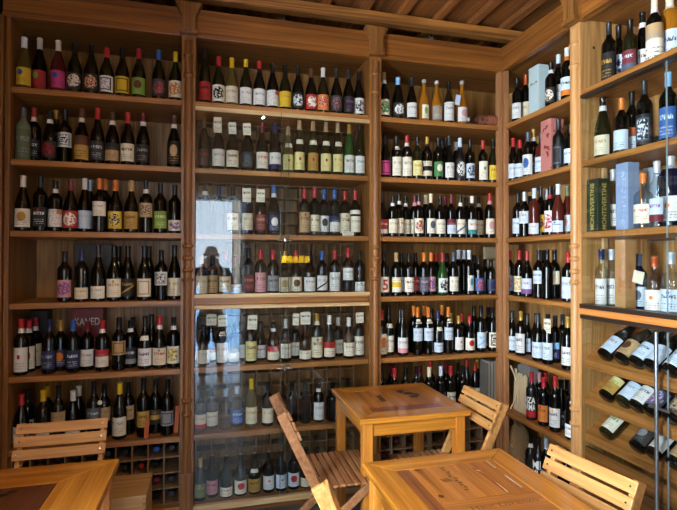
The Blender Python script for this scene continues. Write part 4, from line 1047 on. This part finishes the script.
# ------------------------------------------------------------------ tables
def make_table(style):
    t = root('cafe_table', (0, 0, 0), 'x', 'table')
    H, S, T = .74, .30, .026
    bw = .10 if style != 'left' else .172
    zt0, zt1 = H-T, H
    for k_ in range(4):
        m = MB(); a, b_ = -S, S; i0, i1 = -S+bw, S-bw
        P = [(a, a), (b_, a), (i1, i0), (i0, i0)]
        ang = k_*PI/2; c_, s_ = round(math.cos(ang)), round(math.sin(ang))
        P = [(p[0]*c_-p[1]*s_, p[0]*s_+p[1]*c_) for p in P]
        m.prism(P, 'z', zt0, zt1); obj('top_border', m, TABX if k_ % 2 == 0 else TABY, t, .004, False, 3)
    i = S-bw-.0006; zi = zt1-.0008
    if style == 'front':
        obj('inlay_panel', MB().box(-i, -i+.05, -i, i, zt0, zi), INDARKF, t, .001)
        for a, b_ in ((-i+.051, .029), (.030, .105), (.106, i)):
            obj('inlay_panel', MB().box(a, b_, -.055, i, zt0, zi), INY, t, .001)
        obj('inlay_panel', MB().box(-i+.051, i, -i, -.056, zt0, zi), INX, t, .001)
    elif style == 'middle':
        obj('inlay_panel', MB().box(-i, -.05, -i+.075, i, zt0, zi), INY, t, .001); obj('inlay_panel', MB().box(-.049, i, -i+.075, i, zt0, zi), INY, t, .001)
        obj('inlay_panel', MB().box(-i, i, -i, -i+.074, zt0, zi), INRED, t, .001)
    else:
        obj('inlay_panel', MB().box(-i, i-.0, -i, i, zt0, zi), INDARK, t, .001)
    obj('apron', MB().box(-S+.055, S-.055, -S+.03, -S+.048, H-T-.072, H-T), TABX, t, .002); obj('apron', MB().box(-S+.055, S-.055, S-.048, S-.03, H-T-.072, H-T), TABX, t, .002)
    obj('apron', MB().box(-S+.03, -S+.048, -S+.055, S-.055, H-T-.072, H-T), TABY, t, .002); obj('apron', MB().box(S-.048, S-.03, -S+.055, S-.055, H-T-.072, H-T), TABY, t, .002)
    for sx in (-1, 1):
        for sy in (-1, 1):
            x_, y_ = sx*(S-.047), sy*(S-.047); obj('leg', MB().box(x_-.026, x_+.026, y_-.026, y_+.026, 0, H-T), TABZ, t, .005)
    return t
INDARKF = wood('inlay_strip', '5e3013', '96582a', 'y', 1.2, .35, .3)
ZI = .7396
def marks(t, parts, mat, name='stamped_print'):
    m = MB()
    for p in parts:
        if not isinstance(p[0], tuple): x0, x1, y0, y1 = p; m.add([(x0, y0, ZI), (x1, y0, ZI), (x1, y1, ZI), (x0, y1, ZI)], [(0, 1, 2, 3)])
        else: m.add([(a, b, ZI) for a, b in p], [tuple(range(len(p)))])
    return obj(name, m, mat, t)
def blob(cx, cy, rx, ry, seed, n=14):
    rnd = random.Random(seed); return [(cx+rx*math.cos(2*PI*i/n)*rnd.uniform(.55, 1), cy+ry*math.sin(2*PI*i/n)*rnd.uniform(.55, 1)) for i in range(n)]+[(cx+rx, cy)]
# middle table
tm = make_table('middle'); tm.location = (1.008, 2.572, 0)
tm['label'] = 'square honey-wood cafe table in the middle with black stamped inlay'
marks(tm, [(-.092, -.082, -.035, .095), (-.074, -.064, -.035, .095)]+[(-.082, -.074, -.03+.02*i, -.02+.02*i) for i in range(6)], INK)
for q in (blob(.08, .13, .03, .04, 1), blob(.115, .085, .04, .04, 2), blob(.12, .02, .035, .03, 3), blob(.15, .05, .02, .03, 5)): marks(tm, [q], INK)
marks(tm, [[(.05, .175), (.055, .182), (.15, .16), (.145, .150)]], INK)
# front table
tf = make_table('front'); tf.location = (.865, 1.495, 0)
tf['label'] = 'square honey-wood cafe table in front with faded crate lettering'
marks(tf, [[(-.075+.009*i, .098), (-.070+.009*i, .096), (-.062+.009*i, .070), (-.068+.009*i, .072)] for i in range(4)], simple('ink_soft', '3a2416', .5))
FADED = simple('ink_faded', '5c3214', .45)
for i in range(11): marks(tf, [blob(-.02+random.uniform(-.008, .008), .178-.0175*i, .009, .007, i+20, 9)], FADED)
for q in (blob(-.122, .184, .014, .009, 61), blob(-.127, -.02, .012, .015, 62)): marks(tf, [q], FADED)
marks(tf, [[(.086, .15), (.090, .15), (.102, .06), (.098, .06)]], INKRED, 'red_scuff'); marks(tf, [[(.099, .055), (.103, .056), (.103, -.035), (.099, -.035)]], INKRED, 'red_scuff')
for q in ([(.172, .20), (.177, .20), (.175, .13), (.170, .13)], [(.167, .066), (.173, .066), (.175, -.03), (.170, -.03)], [(.092, .133), (.108, .128), (.104, .121), (.090, .126)], [(.106, .02), (.109, .02), (.109, -.045), (.105, -.045)]):
    marks(tf, [q], CHALK, 'worn_scratch')
lettering('Haut Lorenzo', lambda u, v: (-.07+.24*u, -.128+.024*v, ZI), FADED, tf, .0)
# left table
tl = make_table('left'); tl.location = (-.645, 1.77, 0)
tl['label'] = 'square cafe table at lower left with dark inlaid centre panel'
for q in (blob(-.02, .07, .025, .012, 81), blob(.0, .09, .02, .010, 82), blob(-.05, .05, .02, .012, 83)): marks(tl, [q], INK)

# ------------------------------------------------------------------ folding slatted chairs
def make_chair(mat, mat_end, label):
    r = root('folding_chair', (0, 0, 0), label, 'chair', 'folding slatted chairs round the tables')
    T0, T1 = Vector((-.30, 0, .800)), Vector((.075, 0, .0)); d = (T1-T0).normalized(); nrm = Vector((-d.z, 0, d.x))
    if nrm.x < 0: nrm = -nrm
    for s in (-1, 1):
        y = s*.160
        obj('back_leg', MB().bar(T0+Vector((0, y, 0)), T1+Vector((0, y, 0)), .020, .046, (0, 1, 0)), mat, r, .004)
        y = s*.143
        obj('front_leg', MB().bar((.165, y, .428), (-.36, y, 0), .018, .040, (0, 1, 0)), mat, r, .004)
    for k_ in range(3):
        c = T0+d*(.026+.053*k_)+nrm*.031
        m = MB(); n = 8; W = .180; pr = []
        for i in range(n+1):
            yy = -W+2*W*i/n; bow = -.010*(1-(yy/W)**2)
            pr.append(c+Vector((0, yy, 0))+nrm*bow)
        vs = []; hw = .0215; th = .0065
        for p in pr:
            for a, b_ in ((-1, -1), (1, -1), (1, 1), (-1, 1)): vs.append(p+d*hw*a+nrm*th*b_)
        fs = [(0, 1, 2, 3), tuple(4*n+q for q in (3, 2, 1, 0))]
        for i in range(n):
            for q in range(4): fs.append((4*i+q, 4*i+4+q, 4*i+4+(q+1) % 4, 4*i+(q+1) % 4))
        m.add(vs, fs); sl = obj('backrest_slat', m, mat, r, .003)
        for s in (-1, 1): q = c+Vector((0, s*.160, 0))+nrm*.0064; obj('screw', MB().cyl(q, q+nrm*.0018, .0036, None, 10), STEEL, sl)
    st = MB(); 
    for i in range(9):
        x_ = -.115+i*.0355; st.box(x_-.0135, x_+.0135, -.20, .20, .444, .457)
    obj('seat', st, mat_end, r, .003)
    for s in (-1, 1): obj('seat_rail', MB().box(-.14, .185, s*.118-.010, s*.118+.010, .412, .4435), mat, r, .003)
    m = MB(); m.cyl((.03, -.158, .13), (.03, .158, .13), .010); m.cyl((-.20, -.133, .13), (-.20, .133, .13), .010)
    obj('stretcher', m, mat, r, 0, True)
    for s in (-1, 1): obj('pivot_bolt', MB().cyl((-.10, s*.130, .375), (-.10, s*.1585, .375), .004), STEEL, r)
    return r
def copy_tree(o, parent=None):
    c = o.copy(); COL.objects.link(c); c.parent = parent
    for ch in list(o.children): copy_tree(ch, c)
    return c
CH = [((.655, 2.42), 0, None), ((.655, 1.40), 0, 'front')]
c1 = make_chair(CHD, CHD, 'brown slatted folding chair at the left side of the middle table'); c1.location = (.618, 2.43, 0); c1.rotation_euler.z = math.radians(0)
c3 = make_chair(CHL, CHD, 'pale slatted folding chair at the right side of the middle table'); c3.location = (1.13, 2.32, 0); c3.rotation_euler.z = math.radians(180)
def chair_at(x, y, rz, label):
    c = copy_tree(c3); c.location = (x, y, 0); c.rotation_euler.z = math.radians(rz); c['label'] = label; return c
chair_at(1.036, 1.407, 188, 'pale folding chair at the right of the front table, cut by the lower frame edge')
chair_at(.625, 1.35, -2, 'pale folding chair at the left of the front table, only its top post in frame')
chair_at(-.625, 2.11, -90, 'folding chair behind the left table, backrest towards the bottle shelves')

# ------------------------------------------------------------------ reflected lamps
def emit(name, col, st):
    m, nt, out = new_mat(name); e = N(nt, 'ShaderNodeEmission', inp={'Strength': st}); e.inputs[0].default_value = hexc(col); nt.links.new(e.outputs[0], out.inputs[0]); return m
r = root('ceiling_lamp', (.53, .74, 3.09), 'small round ceiling spotlight mirrored at the top of the glass door', 'lamp')
obj('lamp_housing', MB().lathe([(.045, .002), (.045, .02), (.01, .021)], 20), simple('lamp_dark', '3a3028', .5), r, 0, True)
obj('lamp_lens', MB().lathe([(.004, -.026), (.016, -.022), (.025, -.012), (.028, 0), (.02, .003)], 20), emit('lamp_glow', 'ffe6b8', 40), r)
r = root('illuminated_sign', (1.03, YF, 1.53), 'yellow lit display sign on the street wall mirrored in the glass door', 'sign')
obj('sign_case', MB().box(-.19, .19, 0.001, .05, -.06, .06), BLACKM, r, .003)
YE = emit('sign_glow', 'ffc81e', 5)
for i in range(5): obj('light_panel', MB().box(-.18+.073*i, -.18+.073*i+.062, .0505, .053, -.045, .04), YE, r)

# ------------------------------------------------------------------ the photographer, mirrored in the glass
def skin_obj(name, pts, edges, mat, parent=None, sub=2, root_i=0):
    me = bpy.data.meshes.new(name); me.from_pydata([p[:3] for p in pts], edges, []); o = bpy.data.objects.new(name, me); COL.objects.link(o)
    sk = o.modifiers.new('skin', 'SKIN'); sk.use_smooth_shade = True
    for i, p in enumerate(pts):
        v = me.skin_vertices[0].data[i]; rr = p[3]; v.radius = rr if isinstance(rr, tuple) else (rr, rr)
    me.skin_vertices[0].data[root_i].use_root = True
    s = o.modifiers.new('sub', 'SUBSURF'); s.levels = sub; s.render_levels = sub
    me.materials.append(mat)
    if parent: o.parent = parent
    return o
SKIN = simple('skin', '8a5c44', .55); HAIR = simple('hair', '14100d', .6); SHIRT = simple('shirt_dark', '1c1e24', .8); SHORTS = simple('shorts_dark', '17181c', .85)
gz = -.15
per = root('person', (0, -.42, gz), 'person in dark shirt and shorts photographing, mirrored in the glass door', 'person')
def W(x, y, z, r): return (x, y+.42, z-gz, r)
pp = [W(0, -.42, .84, .125), W(0, -.41, 1.02, .12), W(0, -.41, 1.20, .135), W(0, -.42, 1.34, .11), W(0, -.41, 1.43, .058), W(0, -.395, 1.50, .055),
  W(0, -.385, 1.575, (.078, .095)), W(0, -.385, 1.655, .07),
  W(-.17, -.42, 1.355, .062), W(-.245, -.34, 1.19, .048), W(-.235, -.25, 1.13, .042), W(-.10, -.12, 1.42, .029), W(-.075, -.085, 1.47, .026),
  W(.17, -.42, 1.355, .062), W(.245, -.34, 1.19, .048), W(.235, -.25, 1.13, .042), W(.10, -.12, 1.42, .029), W(.075, -.085, 1.47, .026),
  W(-.085, -.42, .78, .095), W(-.10, -.34, .36, .060), W(-.105, -.36, .22, .058), W(-.10, -.34, -.06, .038), W(-.10, -.27, -.105, .036), W(-.10, -.18, -.115, .032),
  W(.085, -.43, .78, .095), W(.11, -.46, .36, .060), W(.115, -.50, .22, .058), W(.12, -.56, -.06, .038), W(.13, -.49, -.105, .036), W(.145, -.40, -.115, .032)]
ee = [(0, 1), (1, 2), (2, 3), (3, 4), (4, 5), (5, 6), (6, 7), (3, 8), (8, 9), (9, 10), (10, 11), (11, 12), (3, 13), (13, 14), (14, 15), (15, 16), (16, 17),
  (0, 18), (18, 19), (19, 20), (20, 21), (21, 22), (22, 23), (0, 24), (24, 25), (25, 26), (26, 27), (27, 28), (28, 29)]
body = skin_obj('body', pp, ee, SKIN, per)
# clothing, hair, shoes
sh_p = [W(0, -.42, .88, .15), W(0, -.41, 1.02, .142), W(0, -.41, 1.20, .155), W(0, -.42, 1.345, .125), W(-.175, -.42, 1.36, .078), W(-.228, -.36, 1.24, .066), W(.175, -.42, 1.36, .078), W(.228, -.36, 1.24, .066)]
skin_obj('shirt', sh_p, [(0, 1), (1, 2), (2, 3), (3, 4), (4, 5), (3, 6), (6, 7)], SHIRT, per)
so_p = [W(0, -.42, .90, .150), W(0, -.42, .82, .145), W(-.09, -.415, .72, .112), W(-.10, -.365, .42, .092), W(.09, -.43, .72, .112), W(.11, -.455, .42, .092)]
skin_obj('shorts', so_p, [(0, 1), (1, 2), (2, 3), (1, 4), (4, 5)], SHORTS, per, 2, 1)
hm = MB(); hm.lathe([(.002, .092), (.045, .086), (.070, .062), (.083, .028), (.084, -.005), (.078, -.028)], 20)
vs = []
for (x_, y_, z_) in hm.v:
    yy = y_*1.12-.012
    if yy > .045 and z_ < .045: z_ = .045
    vs.append((x_*.95, yy+.035, z_+1.60-gz))
hm.v = vs; obj('hair', hm, HAIR, per, 0, True)
fc = MB()
for s in (-1, 1): fc.lathe([(.001, 1.588-gz), (.009, 1.592-gz), (.009, 1.600-gz), (.001, 1.604-gz)], 10, 0, 2*PI, s*.032, .125)
obj('eyes', fc, HAIR, per)
m = MB(); m.lathe([(.004, 1.545-gz), (.016, 1.55-gz), (.012, 1.575-gz), (.006, 1.60-gz)], 10, 0, 2*PI, 0, .128); obj('nose', m, SKIN, per, 0, True)
obj('mouth', MB().box(-.025, .025, .120, .132, 1.520-gz, 1.528-gz), simple('lips', '5e2f28', .5), per, .003)
for s in (-1, 1): obj('ear', MB().lathe([(.002, 1.55-gz), (.014, 1.56-gz), (.016, 1.59-gz), (.004, 1.605-gz)], 10, 0, 2*PI, s*.085, .03), SKIN, per, 0, True)
for s, fx, fy in ((-1, -.10, -.27), (1, .13, -.49)):
    p0 = W(fx-.0, fy-.10, -.085, .05); p1 = W(fx, fy-.02, -.10, .046); p2 = W(fx+.01*s, fy+.07, -.105, .046); p3 = W(fx+.012*s, fy+.14, -.112, .036)
    o = skin_obj('shoe', [p0, p1, p2, p3], [(0, 1), (1, 2), (2, 3)], simple('shoe_blue', '1c3f8c', .6), per); o['label'] = 'blue running shoe with red trim'
    obj('shoe_trim', MB().box(fx-.045, fx+.05, fy-.12+.42, fy+.14+.42, 0.002, .022), simple('shoe_red', 'b0283a', .6), o, .006)
for s in (-1, 1):
    # hand: palm, four fingers wrapped on the phone's edge and a thumb
    hx = .073*s
    obj('palm', MB().box(hx-.014, hx+.014, .33, .372, 1.455-gz, 1.535-gz), SKIN, per, .009)
    for i, L in enumerate((.062, .070, .066, .052)):
        z_ = 1.527-gz-.019*i
        skin_obj('finger', [(hx+.010*s, .365, z_, .0085), (hx+.010*s, .385, z_, .008), (hx-.005*s, .396, z_, .0075), (hx-L*.6*s+.0*s, .3965, z_, .0065)], [(0, 1), (1, 2), (2, 3)], SKIN, per, 1)
    skin_obj('thumb', [(hx+.006*s, .345, 1.465-gz, .0105), (hx+.0*s, .350, 1.49-gz, .009), (hx-.03*s, .352, 1.505-gz, .008)], [(0, 1), (1, 2)], SKIN, per, 1)
o = obj('smartphone', MB().box(-.076, .076, -.004, .004, -.037, .037), simple('phone_body', '1b1c20', .25), None, .003); o.location = (0, -.052, 1.50)
tag(o, 'black phone held up sideways by the photographer', 'phone')
obj('phone_screen', MB().box(-.070, .070, -.0046, -.0041, -.033, .033), BLACKM, o)

# ------------------------------------------------------------------ light
w = bpy.data.worlds.new('World'); sc.world = w; w.use_nodes = True
bg = w.node_tree.nodes['Background']; bg.inputs[0].default_value = (.70, .84, 1.0, 1); bg.inputs[1].default_value = SKY
def portal(loc, rot, sx, sy):
    l = bpy.data.lights.new('daylight_portal', 'AREA'); l.shape = 'RECTANGLE'; l.size = sx; l.size_y = sy
    l.cycles.is_portal = True
    o = bpy.data.objects.new('daylight_portal', l); COL.objects.link(o); o.location = loc; o.rotation_euler = rot
portal(((DX0+DX1)/2, YF-.125, DZ/2), (-PI/2*-1, 0, 0), DX1-DX0, DZ)
sl = bpy.data.lights.new('sun', 'SUN'); sl.energy = 45; sl.angle = .01; sl.color = (1, .95, .86)
so = bpy.data.objects.new('sun', sl); COL.objects.link(so); so.location = (0, 0, 8); so.rotation_euler = Vector((-.25, -.5, -.8)).to_track_quat('-Z', 'Y').to_euler()
def spot(name, loc, tgt, e, size, col, ang):
    l = bpy.data.lights.new(name, 'SPOT'); l.energy = e; l.color = col; l.spot_size = math.radians(ang); l.spot_blend = .8; l.shadow_soft_size = size
    o = bpy.data.objects.new(name, l); COL.objects.link(o); o.location = loc
    o.rotation_euler = (Vector(tgt)-Vector(loc)).to_track_quat('-Z', 'Y').to_euler()
spot('ceiling_spot', (.53, .74, 3.045), (.9, 2.2, .8), 30, .012, (1, .86, .66), 110)
al = bpy.data.lights.new('window_daylight', 'AREA'); al.shape = 'RECTANGLE'; al.size = WZ1-WZ0; al.size_y = WY1-WY0; al.energy = WINE; al.color = (.86, .93, 1.0)
ao = bpy.data.objects.new('window_daylight', al); COL.objects.link(ao); ao.location = (XL-.155, (WY0+WY1)/2, (WZ0+WZ1)/2); ao.rotation_euler = (0, -PI/2, 0)

cam = bpy.data.cameras.new('camera'); co = bpy.data.objects.new('camera', cam); COL.objects.link(co)
cam.sensor_fit = 'HORIZONTAL'; cam.sensor_width = 36; cam.lens = F/677*36; cam.clip_start = .01
co.matrix_world = Matrix.Translation((0, 0, CAMZ)) @ Matrix.Rotation(YAW, 4, 'Z') @ Matrix.Rotation(PI/2+PIT, 4, 'X') @ Matrix.Rotation(ROL, 4, 'Z')
sc.camera = co
sc.view_settings.view_transform = 'Standard'; sc.view_settings.look = 'None'; sc.view_settings.gamma = 1; sc.view_settings.exposure = EXPO
sc.view_settings.use_curve_mapping = False
try:
    sc.cycles.use_denoising = True; sc.cycles.max_bounces = 8; sc.cycles.transparent_max_bounces = 16; sc.cycles.caustics_reflective = False; sc.cycles.caustics_refractive = False
    sc.cycles.sample_clamp_indirect = 6
except Exception: pass
